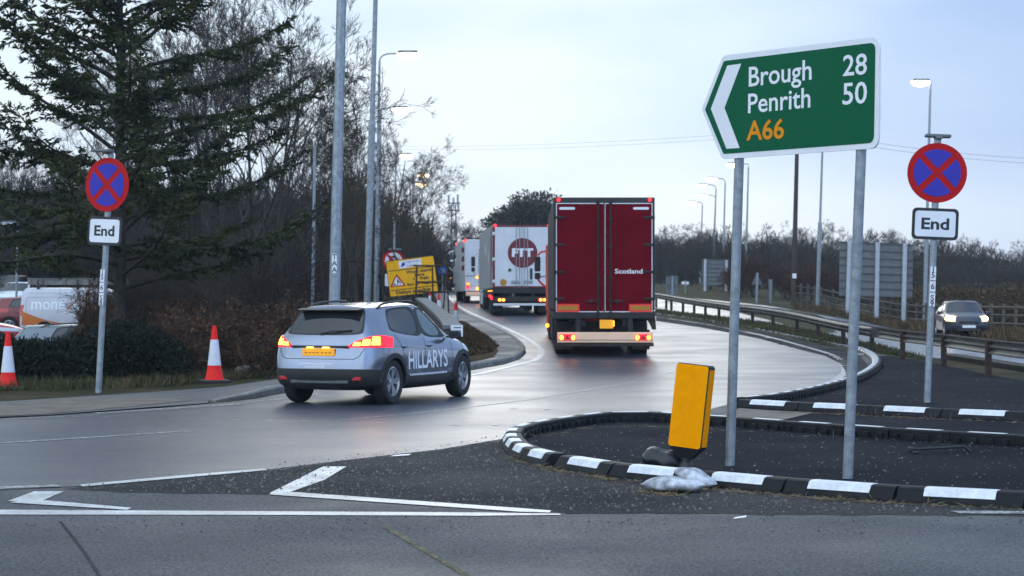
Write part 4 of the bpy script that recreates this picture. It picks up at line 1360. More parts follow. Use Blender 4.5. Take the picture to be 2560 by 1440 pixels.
# ---- red box trailer
p = ray(1511, 893, 50.5); p.z = zt(p.x, p.y) + A2
t = thing("articulated_lorry", "articulated lorry with dark red rear doors, black frame and orange cab, nearest of the queue", "lorry", p, R(-.4))
b = MB()
b.box((0, 6.9, 2.62), (2.56, 13.5, 2.86), 0, ch=.02)                  # trailer body
part("trailer_body", b, ['truckframe'], t)
d = MB()
for sg in (1, -1):
    d.box((sg * .618, .14, 2.525), (1.20, .03, 2.76), 0, ch=.006)
    for (x0, z0, sx, sz) in ((sg * .618, 3.895, 1.20, .02), (sg * .618, 1.155, 1.20, .02), (sg * 1.21, 2.525, .018, 2.76)):
        d.box((x0, .122, z0), (sx, .012, sz), 1)
dd = []
for sg in (-1, 1):
    q = MB()
    q.box((sg * .618, .135, 2.525), (1.20, .03, 2.76), 0, ch=.006)
    for (x0, z0, sx, sz) in ((sg * .618, 3.895, 1.20, .02), (sg * .618, 1.155, 1.20, .02), (sg * 1.21, 2.525, .018, 2.76)):
        q.box((x0, .117, z0), (sx, .012, sz), 1)
    dr = part("rear_door", q, ['truckred', 'palevinyl'], t)
    dd.append(dr)
    for z in (3.54, 2.85, 2.16, 1.48):
        q = MB(); q.box((sg * 1.13, .105, z), (.26, .035, .065), 0, ch=.012); q.box((sg * 1.25, .10, z), (.06, .06, .11), 0, ch=.015)
        part("hinge", q, ['chassis'], dr)
    q = MB()
    q.tube([(sg * .16, .085, 1.0), (sg * .16, .085, 3.97)], .022, 8)
    for z in (1.12, 1.45, 2.0, 2.8, 3.5, 3.9): q.box((sg * .16, .105, z), (.09, .05, .07), 0, ch=.01)
    q.box((sg * .30, .085, 1.42), (.34, .025, .035), 0, ch=.008); q.box((sg * .34, .08, 1.42), (.09, .04, .09), 0, ch=.01)
    part("lock_rod", q, ['chassis'], dr)
    q = MB(); q.prism(rrect(.40, .065, .03, sg * .94 if sg < 0 else .93, 3.77), .108, .118)
    part("white_sticker", q, ['signwhite'], dr)
    q = MB(); q.prism(rrect(.58, .20, .03, sg * .915, 1.25), .100, .116); q.prism(rrect(.49, .12, .01, sg * .915, 1.25), .094, .1002, 1)
    part("marker_board", q, ['redplate', 'amberplate'], dr)
    lamp_round(t, (sg * 1.155, .13, 3.985), .045, 'marker', "marker_lamp")
q = MB(); q.box((0, .12, 2.53), (.035, .02, 2.72), 0, ch=.004); q.box((.022, .106, 2.53), (.012, .008, 2.72), 1)
part("door_seal", q, ['truckframe', 'palevinyl'], t)
q = MB(); put_text(q, "Scotland", .27, 2.12, .118, .70, y=.1165, weight=.02)
part("door_lettering", q, ['signwhite'], dd[1])
c = MB()
c.box((0, .2, 1.06), (2.56, .22, .16), 0, ch=.01)
for sg in (1, -1):
    c.box((sg * .55, 6.5, .93), (.16, 12.6, .26), 0)
    c.box((sg * .66, .15, .83), (.13, .10, .42), 0, ch=.01)
    c.box((sg * 1.2, 6.5, 1.08), (.12, 12.6, .14), 0)
c.box((.0, 3.5, .55), (1.9, 4.0, .10), 0); c.box((0, 1.0, .75), (2.2, .10, .3), 0)
part("chassis", c, ['chassis'], t)
q = MB(); q.box((.02, .06, .505), (2.42, .08, .265), 0, ch=.012); q.box((.02, .018, .44), (2.40, .01, .012), 1)
bm_ = part("bumper_beam", q, ['alu', 'mudflap'], t)
q = MB(); q.box((0, .10, .325), (2.5, .12, .09), 0, ch=.01)
part("under_bar", q, ['mudflap'], t)
for sg in (-1, 1):
    q = MB(); q.prism(rrect(.42, .145, .06, .02 + sg * .955, .515), -.012, .022)
    q.prism([(.02 + sg * .955 - .09, .452), (.02 + sg * .955 + .09, .452), (.02 + sg * .955, .58)], -.018, -.0125, 1)
    tl = part("tail_light", q, ['lensredlit', 'lensred'], t)
    for k in (-1, 1):
        q = MB(); q.lathe([(.062, 0), (.05, .012), (0, .018)], 16, 0, Matrix.Translation((.02 + sg * .955 + k * .145, -.012, .505)) @ Matrix.Diagonal((.78, 1, 1, 1)) @ Matrix.Rotation(R(90), 4, 'X'))
        part("brake_lamp", q, ['brake'], tl, True)
    for y in (2.3, 3.62, 4.94): truck_wheel(t, sg * 1.02, y)
    q = MB(); q.box((sg * 1.0, 1.55, .42), (.48, .03, .52), 0, ch=.01); part("mudflap", q, ['mudflap'], t)
    q = MB(); q.box((sg * 1.02, 3.6, 1.02), (.5, 3.9, .04), 0, ch=.01); part("wheel_guard", q, ['chassis'], t)
    for y in (11.6, 14.9): truck_wheel(t, sg * .98 - .10, y)
    q = MB(); q.box((sg * 1.20, 8.3, .62), (.06, 3.8, .62), 0, ch=.01); part("side_guard", q, ['chassis'], t)
q = MB(); q.box((.05, .02, .84), (.34, .02, .22), 0, ch=.004)
npl = part("number_plate", q, ['plateyellow'], t)
q = MB(); q.box((.235, .0, .86), (.025, .05, .14), 0, ch=.006); part("plate_lamp", q, ['amberlit'], npl)
q = MB(); q.prism([(1.06, .98), (1.30, 1.0), (1.32, .70), (1.22, .70), (1.15, .86)], .2, .24); part("torn_mudflap", q, ['mudflap'], t)
lorry_cab(t, 13.9, 'caborange', dx=-.10, h=3.3)
q = MB(); q.box((-1.22, 13.6, .95), (.18, .5, 1.1), 0, ch=.04); q.box((-1.22, 13.3, 1.9), (.10, .1, 1.7), 0, ch=.02)
part("side_panel", q, ['caborange'], t)
lamp_round(t, (-1.30, 13.2, .62), .06, 'amberlit', "side_lamp")

# ---- white lorry with the round red emblem
p = ray(1305, 0, 86.0); p.z = zt(p.x, p.y) + A2
t = thing("refrigerated_lorry", "white articulated lorry with a round dark red emblem on its rear doors", "lorry", p, R(3.3))
b = MB()
b.box((0, 6.8, 2.56), (2.55, 13.3, 2.72), 0, ch=.02)
body = part("trailer_body", b, ['truckgrey'], t)
q = MB()
q.box((-1.279, 1.15, 2.55), (.008, .55, 2.66), 0); q.box((-1.279, .55, 2.9), (.008, .12, 1.5), 0)
q.box((-1.279, 3.6, 2.6), (.008, .5, .5), 1); q.box((-1.279, 6.6, 3.0), (.008, .9, .45), 1)
part("side_stripe", q, ['logored', 'truckwhite'], t)
q = MB()
for sg in (1, -1): q.box((sg * 1.215, .11, 2.56), (.10, .05, 2.74), 0, ch=.01)
q.box((0, .11, 3.87), (2.52, .05, .10), 0, ch=.01); q.box((0, .11, 1.25), (2.52, .05, .06), 0, ch=.01)
part("door_frame", q, ['logored'], t)
for sg in (-1, 1):
    q = MB(); q.box((sg * .585, .10, 2.56), (1.15, .04, 2.54), 0, ch=.006)
    dr = part("rear_door", q, ['truckwhite'], t)
    q = MB()
    for o in (.10, .24):
        q.tube([(sg * o, .06, 1.2), (sg * o, .06, 3.85)], .016, 6)
    q.box((sg * .26, .055, 1.47), (.40, .03, .12), 0, ch=.01)
    part("lock_rod", q, ['steel'], dr)
    for z in (3.55, 2.45, 1.5):
        q = MB(); q.box((sg * 1.20, .07, z), (.15, .03, .13), 0, ch=.01); part("hinge", q, ['truckwhite'], dr)
    lamp_round(t, (sg * 1.16, .09, 3.90), .06, 'marker', "marker_lamp")
    q = MB(); q.prism(rrect(.34, .13, .05, sg * .88, .70), -.0, .03); tl = part("tail_light", q, ['lensredlit'], t)
    for k in (-1, 1):
        q = MB(); q.lathe([(.055, 0), (0, .02)], 14, 0, Matrix.Translation((sg * .88 + k * .08, 0, .70)) @ Matrix.Rotation(R(90), 4, 'X')); part("brake_lamp", q, ['brake'], tl, True)
    for y in (2.0, 3.3, 4.6): truck_wheel(t, sg * 1.02, y)
    for y in (11.3, 14.6): truck_wheel(t, sg * 1.0, y)
    q = MB(); q.box((sg * 1.0, 1.3, .42), (.46, .03, .5), 0, ch=.01); part("mudflap", q, ['chassis'], t)
q = MB(); q.lathe([(0, 0), (.64, 0), (.64, .006), (0, .006)], 48, 0, Matrix.Translation((.03, .078, 2.72)) @ Matrix.Rotation(R(90), 4, 'X'))
em = part("round_emblem", q, ['logored'], t)
q = MB(); put_text(q, "FTT", .03, 2.55, .37, .92, y=.064, weight=.06, center=True)
part("emblem_lettering", q, ['signwhite'], em)
q = MB(); q.lathe([(0, 0), (.145, 0), (.145, .006), (0, .006)], 24, 0, Matrix.Translation((-.80, .076, 1.45)) @ Matrix.Rotation(R(90), 4, 'X'))
part("round_badge", q, ['amberplate'], t)
q = MB(); q.box((.40, .06, 1.82), (.10, .05, .48), 0, ch=.015); part("door_handle", q, ['blackplastic'], t)
q = MB(); put_text(q, "FT4209", .60, 1.66, .09, .46, y=.079, weight=.03); part("door_lettering", q, ['logored'], t)
q = MB(); q.box((-.52, .077, 1.98), (.13, .004, .13), 0); part("green_sticker", q, ['signgreen'], t)
c = MB()
c.box((0, .3, 1.08), (2.5, .4, .22), 0, ch=.02)
for sg in (1, -1):
    c.box((sg * .5, 6.5, .95), (.16, 12.6, .24), 0); c.box((sg * 1.18, 5.2, .98), (.10, 9.5, .34), 0)
c.box((0, .08, .73), (2.46, .08, .22), 0, ch=.01); c.box((0, 3.2, .6), (1.8, 4, .1), 0)
part("chassis", c, ['chassis'], t)
q = MB(); q.box((0, .06, .50), (2.46, .10, .10), 0, ch=.01); part("bumper_beam", q, ['truckwhite'], t)
q = MB(); q.box((0, .03, .72), (.52, .02, .13), 0); part("number_plate", q, ['mudflap'], t)
for (y, z) in ((1.1, .78), (2.65, .86)): lamp_round(t, (-1.24, y, z), .075, 'marker', "side_lamp", (-1, -.6, 0))
for y in (.9, 2.4, 3.9): lamp_round(t, (-1.24, y, 1.09), .03, 'amberlit', "side_marker", (-1, -.5, 0))
lorry_cab(t, 13.8, 'truckwhite', h=3.4)

# ---- white box lorry farther on
p = ray(1219, 0, 110.0); p.z = zt(p.x, p.y) + A2
t = thing("box_lorry", "white box lorry with three dark red panels on its side, ahead of the emblem lorry", "lorry", p, R(6.2))
b = MB(); b.box((0, 3.2, 2.08), (2.5, 6.2, 2.85), 0, ch=.03)
part("box_body", b, ['truckwhite'], t)
q = MB()
for z in (2.95, 2.45, 1.95): q.box((-1.255, 1.3, z), (.01, 1.6, .28), 0)
part("side_panels", q, ['logored'], t)
for k, z in enumerate((2.95, 2.45, 1.95)):
    pass
q = MB(); q.box((-.2, .085, 2.0), (2.0, .03, 2.1), 0, ch=.01); q.box((-.2, .07, 1.5), (2.0, .02, .04), 1); part("rear_door", q, ['truckwhite', 'kerbstone'], t)
q = MB(); q.box((0, .02, .50), (2.4, .3, .22), 0, ch=.03); part("bumper_beam", q, ['alu'], t)
for sg in (-1, 1):
    q = MB(); q.box((sg * 1.08, .07, .98), (.16, .05, .34), 0, ch=.02); tl = part("tail_light", q, ['lensredlit'], t)
    q = MB(); q.box((sg * 1.08, .035, 1.05), (.12, .03, .10), 0, ch=.01); part("indicator_lamp", q, ['amberlit'], tl)
    q = MB(); q.box((sg * 1.08, .035, .88), (.12, .03, .10), 0, ch=.01); part("brake_lamp", q, ['marker'], tl)
    truck_wheel(t, sg * 1.02, 1.6, .44); truck_wheel(t, sg * 1.02, 6.3, .44)
    lamp_round(t, (sg * 1.2, .06, 3.46), .05, 'marker', "marker_lamp")
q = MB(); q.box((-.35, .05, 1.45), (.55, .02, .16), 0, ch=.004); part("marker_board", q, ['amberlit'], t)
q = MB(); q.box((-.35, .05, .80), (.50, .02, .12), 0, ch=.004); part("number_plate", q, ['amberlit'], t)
lamp_round(t, (-1.25, .5, 3.40), .05, 'marker', "side_lamp", (-1, -.5, 0))
lamp_round(t, (-1.25, 5.6, 3.40), .05, 'marker', "side_lamp", (-1, -.5, 0))
c = MB(); c.box((0, 3.2, .6), (1.9, 6.0, .2), 0); part("chassis", c, ['chassis'], t)
lorry_cab(t, 6.4, 'truckwhite', h=2.6)

# ---- dark car and striped works van far up the road
p = ray(1150, 0, 150.0); p.z = zt(p.x, p.y) + A2
make_car("dark_queueing_car", "dark car with a glowing tail light, far up the queue beyond the box lorry", p, R(3), 'blackcar', lights='rear')
p = ray(1126, 0, 178.0); p.z = zt(p.x, p.y) + A2
t = thing("works_van", "distant works van with red and yellow striped tail and amber beacon", "van", p, R(2))
b = MB(); b.box((0, 2.4, 1.35), (1.95, 4.6, 1.9), 0, ch=.15); b.box((0, 2.6, .5), (1.9, 4.9, .4), 0, ch=.1); part("body", b, ['whitecar'], t, True)
q = MB()
for k in range(6):
    x = -.9 + k * .3
    for sg in (1,):
        q.add([(x, .06, .5), (x + .15, .06, .5), (x + .45 if x < .4 else .95, .06, 2.0), (x + .30 if x < .5 else .92, .06, 2.0)], [(0, 1, 2, 3)], k % 2)
part("striped_tail", q, ['cone', 'signyellow'], t)
q = MB(); q.box((-.6, 1.2, 2.38), (.35, .25, .14), 0, ch=.04); part("beacon", q, ['amberlit'], t, True)
for sg in (-1, 1):
    wheel(t, sg * .85, 1.0, r=.34); wheel(t, sg * .85, 4.2, r=.34)
    q = MB(); q.box((sg * .9, .05, .9), (.1, .05, .3), 0, ch=.02); part("tail_light", q, ['marker'], t)
# ------------------------------------------------------------------ signs
LEAN = R(2.05)
def id_strip(t, x0, z0, z1, y, chars, w=.085, tilt=0.0, ch=.085, T=None):
    q = MB()
    q.box((x0, y, (z0 + z1) / 2), (w, .006, z1 - z0), 0, T)
    n = len(chars); dz = (z1 - z0) / n
    for i, c in enumerate(chars):
        zc = z1 - dz * (i + .5)
        if c == '-':
            q.box((x0, y - .004, zc), (w * .92, .003, .012), 1, T)
        else:
            put_text(q, c, x0, zc - ch / 2, ch, y=y - .004, mi=1, T=T, weight=.02, center=True)
    return part("number_strip", q, ['signwhite', 'signblack'], t)

def end_sign(label, px, yaw, chars_last, lamp_dx, lean):
    b = G(*px, A2)
    t = thing("clearway_end_sign", label, "road sign", b, 0, lean)
    T = Matrix.Rotation(yaw, 4, 'Z')
    q = MB(); q.tube([(0, 0, -.1), (0, 0, 3.97)], .052, 16)
    part("post", q, ['steel' if yaw else 'steeldark'], t, True)
    q = MB()
    Y0 = -.062
    q.lathe([(0, 0), (.45, 0), (.45, .012), (0, .012)], 64, 0, T @ Matrix.Translation((0, Y0 + .014, 3.46)) @ Matrix.Rotation(R(90), 4, 'X'))
    disc = part("disc", q, ['signred'], t)
    q = MB()                                   # four blue segments
    r, hw = .355, .047
    for k in range(4):
        a0 = k * math.pi / 2                     # segment centred on this direction
        c = Vector((math.cos(a0), math.sin(a0)))
        pts = []
        apex = c * hw * math.sqrt(2)
        pts.append(apex)
        th = math.acos(min(1, hw / r))
        half = math.pi / 4 - math.asin(hw / r)
        for j in range(17):
            a = a0 - half + 2 * half * j / 16
            pts.append(Vector((math.cos(a), math.sin(a))) * r)
        q.prism([(p.x, p.y + 3.46) for p in pts], Y0 - .0005, Y0 - .003, 0, T)
    part("blue_segments", q, ['signblue'], disc)
    q = MB(); q.box((0, Y0 + .08, 3.46), (.6, .03, .05), 0, T, .005); q.box((0, Y0 + .08, 3.66), (.45, .03, .05), 0, T, .005); q.box((0, Y0 + .08, 3.26), (.45, .03, .05), 0, T, .005)
    part("bracket", q, ['steel'], t)
    q = MB(); q.prism(rrect(.70, .475, .07, 0, 2.69), Y0, Y0 + .012, 0, T); q.prism(rrect(.61, .385, .045, 0, 2.69), Y0 - .0005, Y0 - .003, 1, T)
    pl = part("end_plate", q, ['signblack', 'signwhite'], t)
    q = MB(); put_text(q, "End", 0, 2.69 - .085, .175, .42, y=Y0 - .0045, T=T, weight=.030, center=True)
    part("plate_lettering", q, ['signblack'], pl)
    q = MB(); q.box((lamp_dx, -.10 if lamp_dx else 0, 4.02), (.38, .16, .05), 0, T, .012); q.box((lamp_dx * .4, -.03, 3.985), (.10, .2, .04), 0, T, .01)
    part("sign_light", q, ['signback'], t)
    id_strip(t, 0, 1.45, 2.05, -.056, ['1', '5', '-', '6', '-', 'S', chars_last], .085, T=T)
    return t
end_sign("clearway disc with End plate on a leaning pole, numbered S8, before the hedge", (246, 981), R(-27), '8', -.10, R(3.0))
end_sign("clearway disc with End plate on a dark pole, numbered S9, on the far island", (2318, 1006), R(0.01), '9', 0, R(2.3))

# ---- green direction sign
S0, S1 = G(1824, 1164, A2), G(2118, 1196, A2)
su = (S1 - S0); su.z = 0; sl = su.length; su.normalize()
sn = Vector((-su.y, su.x, 0))                      # away from the viewer
def on_sign(x, y, off=0.0):
    k = (x - CX) / F
    o = S0 + sn * off
    t = (k * o.y - o.x) / (su.x - k * su.y)
    Y = o.y + su.y * t
    return (t, HC - (y - HY) / F * Y - S0.z)
t = thing("direction_sign", "green arrow-shaped direction sign with white place names and mileages on two grey posts", "road sign", S0, math.atan2(su.y, su.x))
for (b, e) in (((1824, 1164), (1851, 300)), ((2118, 1196), (2156, 300))):
    q = MB(); (x0, z0), (x1, z1) = on_sign(*b), on_sign(*e)
    if z0 > -.2: z0 -= .1
    q.tube([(x0, 0, z0), (x1, 0, z1)], .0455, 20)
    part("post", q, ['steel'], t, True)
FY = -.062
def spoly(px, off=FY): return [on_sign(x, y, off) for x, y in px]
def round_poly(P, rad, n=5):
    out = []
    N = len(P)
    for i in range(N):
        a, b, c = Vector(P[i - 1]), Vector(P[i]), Vector(P[(i + 1) % N])
        d1, d2 = (a - b), (c - b)
        r = min(rad[i], d1.length * .45, d2.length * .45)
        p1, p2 = b + d1.normalized() * r, b + d2.normalized() * r
        for k in range(n + 1):
            u = k / n
            out.append(tuple(p1 * (1 - u) ** 2 + b * 2 * u * (1 - u) + p2 * u * u))
    return out
q = MB()
outer = round_poly(spoly([(1754, 273), (1807, 139), (2199, 91), (2196, 370.5), (1805, 398)]), [.03, .05, .11, .11, .05])
q.prism(outer, FY, FY + .02)
panel = part("sign_panel", q, ['signwhite'], t)
q = MB()
inner = round_poly(spoly([(1763, 274), (1810, 152.5), (2189, 106), (2185, 357), (1809, 385)]), [.01, .02, .07, .07, .02])
q.prism(inner, FY - .0005, FY - .003)
part("green_face", q, ['signgreen'], panel)
q = MB()
q.prism(spoly([(1819, 164), (1854, 159), (1812, 270), (1850, 370), (1817, 372), (1778, 272)]), FY - .0035, FY - .005)
part("chevron", q, ['signwhite'], panel)
def sign_word(s, bl, br, top, m, weight):
    (x0, z0), (x1, z1), (_, zt_) = on_sign(*bl, FY), on_sign(*br, FY), on_sign(*top, FY)
    q = MB()
    put_text(q, s, x0, z0, zt_ - z0, math.hypot(x1 - x0, z1 - z0), y=FY - .0055, ang=math.atan2(z1 - z0, x1 - x0), weight=weight)
    part("lettering", q, [m], panel)
sign_word("Brough", (1873, 217), (2030, 199), (1873, 168), 'signwhite', .012)
sign_word("Penrith", (1871, 283.5), (2027, 268.5), (1871, 235), 'signwhite', .012)
sign_word("A66", (1867, 351.5), (1961, 346), (1867, 303), 'signorange', .018)
sign_word("28", (2108, 190.5), (2168, 185.5), (2108, 139), 'signwhite', .012)
sign_word("50", (2107, 262), (2168, 258), (2107, 208.5), 'signwhite', .012)
q = MB()
for (x, z) in (on_sign(1820, 190), on_sign(1815, 330)):
    pass
for zy in ((2198, 115), (2196, 230), (2193, 350)):
    x, z = on_sign(*zy); q.box((x + .012, -.03, z), (.03, .03, .05), 0, ch=.004)
part("edge_clip", q, ['steel'], panel)
q = MB()
for zz in (150, 240, 330):
    (x0, z0), (x1, z1) = on_sign(1830, zz + 8), on_sign(2185, zz - 20)
    q.tube([(x0, -.03, z0), (x1, -.03, z1)], .018, 6)
part("back_rails", q, ['steel'], t)

# ---- leaning orange bollard
bp = G(1713, 1166, A2)
t = thing("bollard", "orange yellow box bollard leaning on a black stem inside the near island", "bollard", bp, R(-27), 0)
t.rotation_euler = (0, R(6.2), 0)
TB = Matrix.Rotation(R(-24), 4, 'Z')
q = MB(); q.lathe([(.085, -.02), (.075, .02), (.05, .05), (.045, .16)], 20, 0)
part("stem", q, ['blackplastic'], t, True)
q = MB()
q.box((0, 0, .57), (.325, .19, .79), 0, TB, .018)
q.add([Vector((sx * .155, sy * .085, .185)) for sx in (-1, 1) for sy in (-1, 1)] + [Vector((sx * .06, sy * .045, .075)) for sx in (-1, 1) for sy in (-1, 1)],
      [(0, 1, 5, 4), (1, 3, 7, 5), (3, 2, 6, 7), (2, 0, 4, 6), (4, 5, 7, 6), (0, 2, 3, 1)], 0, TB)
part("shell", q, ['blackplastic'], t)
q = MB(); q.prism(rrect(.315, .775, .025, 0, .57), -.096, -.0995, 0, TB); part("front_panel", q, ['bollard'], t)
q = MB(); q.prism([(-.072, .20), (.072, .20), (.072, .925), (-.072, .925)], .1635, .1665, 0, TB, axis='x'); part("side_panel", q, ['bollard'], t)

# ---- traffic cones
def cone_parts(h=1.0, rb=.15, rt=.035, base=.50, bands=(.31, .75, .99)):
    k = lambda z: lerp(rb, rt, z / h)
    base_m = MB(); base_m.box((0, 0, .028), (base, base, .056), 0, ch=.015)
    lo = MB(); lo.lathe([(k(0) * 1.18, .05), (k(0) * 1.02, .085), (k(bands[0]), bands[0] * h)], 28)
    sl = MB(); sl.lathe([(k(bands[0] * h) + .004, bands[0] * h - .004), (k(bands[1] * h) + .004, bands[1] * h + .004)], 28)
    up = MB(); up.lathe([(k(bands[1] * h), bands[1] * h), (k(.93 * h), .93 * h), (k(h) * 1.1, .935 * h), (k(h) * .9, h), (k(h) * .5, h)], 28)
    return [("base", base_m, ['blackplastic']), ("lower_band", lo, ['cone']), ("white_sleeve", sl, ['conesleeve']), ("cone_top", up, ['cone'])]
def cone(label, p, group=None, rotz=0.0, **k):
    t = thing("traffic_cone", label, "traffic cone", p, rotz, group=group)
    for n, mb, m in cone_parts(**k): part(n, mb, m, t, True)
    return t
p = G(20, 975, .0); cone("large red and white cone at the foot of the dark hedge, beside the S8 pole", p + Vector((0, 0, .0)), rotz=R(12), h=1.0)
p = G(536, 957, .10); cone("large red and white cone on the grass edge left of the silver car", p, rotz=R(20), h=1.0)
p = GY(1140, 62, .12); cone("slim tall cone at the near end of the low wall", p, h=1.02, rb=.10, rt=.05, base=.38, bands=(.28, .76, .99))
p = GY(1097, 79, .10); cone("small distant cone behind the low wall's coping", p, h=1.0)
p = GY(1075, 90, .10); cone("farthest cone, half hidden behind the yellow works sign's frame", p, h=.95)

# ---- yellow works sign and the empty sign frames
YW = 84.0
g0 = GY(1035, YW)
t = thing("works_sign", "tilted yellow works notice with a digging man triangle, behind empty frames", "road sign", g0)
def loc(x, y, Y, o): 
    p = ray(x, y, Y); return (p.x - o.x, p.z - o.z)
c8 = lambda x, y: loc(740 + x / 5.12, 560 + y / 5.12, YW, g0)
q = MB()
q.prism(round_poly([c8(1145, 478), c8(1760, 400), c8(1825, 870), c8(1205, 938)], [.06] * 4), 0, .03, 0)
q.prism(round_poly([c8(1152, 484), c8(1755, 407), c8(1818, 865), c8(1210, 930)], [.06] * 4), -.004, -.0005, 1)
pan = part("sign_panel", q, ['signblack', 'signyellow'], t)
q = MB()
for a, b in (((1180, 605), (1742, 545)), ((1212, 856), (1795, 784))):
    (x0, z0), (x1, z1) = c8(*a), c8(*b); d = .016
    q.prism([(x0, z0 - d), (x1, z1 - d), (x1, z1 + d), (x0, z0 + d)], -.008, -.005)
part("rule_lines", q, ['signblack'], pan)
def ws(s, a, b, cap, m='signblack', w=.03):
    (x0, z0), (x1, z1) = c8(*a), c8(*b)
    q = MB(); put_text(q, s, x0, z0, cap, math.hypot(x1 - x0, z1 - z0), y=-.012, ang=math.atan2(z1 - z0, x1 - x0), weight=w); part("lettering", q, [m], pan)
ws("Work starts", (1412, 640), (1737, 598), .135)
ws("here", (1522, 672), (1645, 657), .13)
ws("11 Feb", (1505, 722), (1702, 700), .13)
ws("for 5 nights", (1425, 795), (1792, 748), .125)
ws("Delays possible", (1285, 902), (1725, 850), .15)
q = MB(); q.prism([c8(1310, 480), c8(1600, 441), c8(1607, 527), c8(1325, 573)], -.009, -.005); lp = part("logo_panel", q, ['signwhite'], pan)
(x0, z0), (x1, z1) = c8(1405, 498), c8(1588, 478)
q = MB(); put_text(q, "highways", x0, z0, .08, x1 - x0, y=-.014, ang=.12); (x0, z0), (x1, z1) = c8(1418, 545), c8(1545, 530); put_text(q, "england", x0, z0, .08, x1 - x0, y=-.014, ang=.12)
q.prism([c8(1342, 548), c8(1352, 520), c8(1345, 512), c8(1362, 500), c8(1372, 484), c8(1388, 498), c8(1398, 515), c8(1392, 530), c8(1368, 540), c8(1350, 556)], -.014, -.010)
part("logo_mark", q, ['signblue'], lp)
q = MB(); q.prism(round_poly([c8(1285, 638), c8(1407, 792), c8(1205, 810)], [.05] * 3), -.009, -.005, 0); q.prism([c8(1285, 672), c8(1377, 780), c8(1234, 793)], -.013, -.0095, 1)
tri = part("warning_triangle", q, ['signred', 'signwhite'], pan)
q = MB()
q.prism([c8(1240, 786), c8(1262, 755), c8(1282, 782)], -.017, -.0135)
q.prism([c8(1290, 700), c8(1302, 698), c8(1306, 710), c8(1296, 714)], -.017, -.0135)
q.prism([c8(1292, 716), c8(1308, 714), c8(1330, 738), c8(1350, 770), c8(1342, 772), c8(1322, 748), c8(1310, 742), c8(1306, 776), c8(1296, 777), c8(1296, 745)], -.017, -.0135)
part("digging_man", q, ['signblack'], tri)
q = MB()
for (a, b) in (((1250, 930), (1240, 1080)), ((1740, 880), (1750, 1040))):
    (x0, z0) = c8(*a); q.tube([(x0, .06, max(0, z0 - 1.5) * 0 - .05), (x0, .06, z0 + .6)], .03, 6); q.tube([(x0, .06, z0 + .4), (x0, .8, -.05)], .025, 6)
part("legs", q, ['rust'], t)

def frame_thing(label, Y, segs, r, legs):
    o = GY(segs[0][0][0], Y)
    t = thing("sign_frame", label, "sign frame", o)
    up, cr = MB(), MB()
    for i, (a, b, kind) in enumerate(segs):
        (x0, z0), (x1, z1) = loc(*a, Y, o), loc(*b, Y, o)
        (up if kind == 'u' else cr).tube([(x0, 0, z0), (x1, 0, z1)], r if kind != 't' else r * .5, 6)
    part("uprights", up, ['rust'], t); part("crossbars", cr, ['rust'], t)
    for (a, b, dy) in legs:
        (x0, z0), (x1, z1) = loc(*a, Y, o), loc(*b, Y, o)
        q = MB(); q.tube([(x0, 0, z0), (x1, dy, zt(o.x + x1, Y + dy) - o.z)], r * .9, 6); part("leg", q, ['rust'], t)
frame_thing("rusty empty sign frame standing in front of the yellow works notice", 79.0,
    [((1042, 664), (1040, 745), 'u'), ((1081, 664), (1082, 732), 'u'), ((1117, 664), (1119, 735), 'u'), ((1033, 664), (1118, 665), 'c'), ((1041, 705), (1118, 706), 'c'), ((1044, 730), (1120, 730), 'c')], .035,
    [((1117, 670), (1108, 778), -.9), ((1119, 712), (1122, 783), .4), ((1041, 690), (1038, 780), -.5)])
frame_thing("rusty empty sign frame standing by the thick lamp column, left of the works notice", 62.0,
    [((805, 656), (815, 747), 'u'), ((886, 654), (882, 745), 'u'), ((798, 655.5), (893, 651), 'c'), ((791, 744.5), (886, 743.5), 'c')], .03,
    [((886, 656), (906, 800), -.6), ((806, 660), (822, 800), -.6), ((815, 740), (818, 800), .5), ((882, 740), (880, 800), .5)])

# ---- banned U-turn disc behind the works sign
UT = 91.0
o = GY(985, UT)
t = thing("no_u_turn_sign", "round red-edged no U-turn sign with a lamp on top, behind the works notice", "road sign", o)
q = MB(); q.tube([(0, 0, -.1), (.02, 0, 4.2)], .05, 10); part("post", q, ['steel'], t, True)
x, z = loc(984, 652, UT, o)
q = MB(); q.lathe([(0, 0), (.50, 0), (.50, .012), (0, .012)], 48, 0, Matrix.Translation((x, -.07, z)) @ Matrix.Rotation(R(90), 4, 'X')); disc = part("disc", q, ['signred'], t)
q = MB(); q.lathe([(0, 0), (.39, 0), (.39, .003), (0, .003)], 48, 0, Matrix.Translation((x, -.0825, z)) @ Matrix.Rotation(R(90), 4, 'X')); part("white_face", q, ['signwhite'], disc)
q = MB()
pts = [(x - .15, -.088, z - .26)] + [(x - .0 + .15 * math.cos(R(180 - 12 * k)), -.088, z + .04 + .15 * math.sin(R(180 - 12 * k))) for k in range(16)] + [(x + .15, -.088, z - .06)]
for a, b in zip(pts, pts[1:]):
    d = Vector((b[0] - a[0], b[2] - a[2])); n = Vector((-d.y, d.x)).normalized() * .055
    q.prism([(a[0] - n.x, a[2] - n.y), (b[0] - n.x, b[2] - n.y), (b[0] + n.x, b[2] + n.y), (a[0] + n.x, a[2] + n.y)], -.087, -.090)
q.prism([(x + .02, z - .06), (x + .28, z - .06), (x + .15, z - .24)], -.087, -.0905)
part("turn_arrow", q, ['signblack'], disc)
q = MB(); q.prism([(x - .31, z + .22), (x - .23, z + .30), (x + .31, z - .23), (x + .23, z - .31)], -.092, -.095); part("red_bar", q, ['signred'], disc)
x2, z2 = loc(988, 624, UT, o)
q = MB(); q.box((x2, -.15, z2), (.60, .2, .10), 0, ch=.03); part("sign_light", q, ['signback'], t)
x2, z2 = loc(968, 700, UT, o)
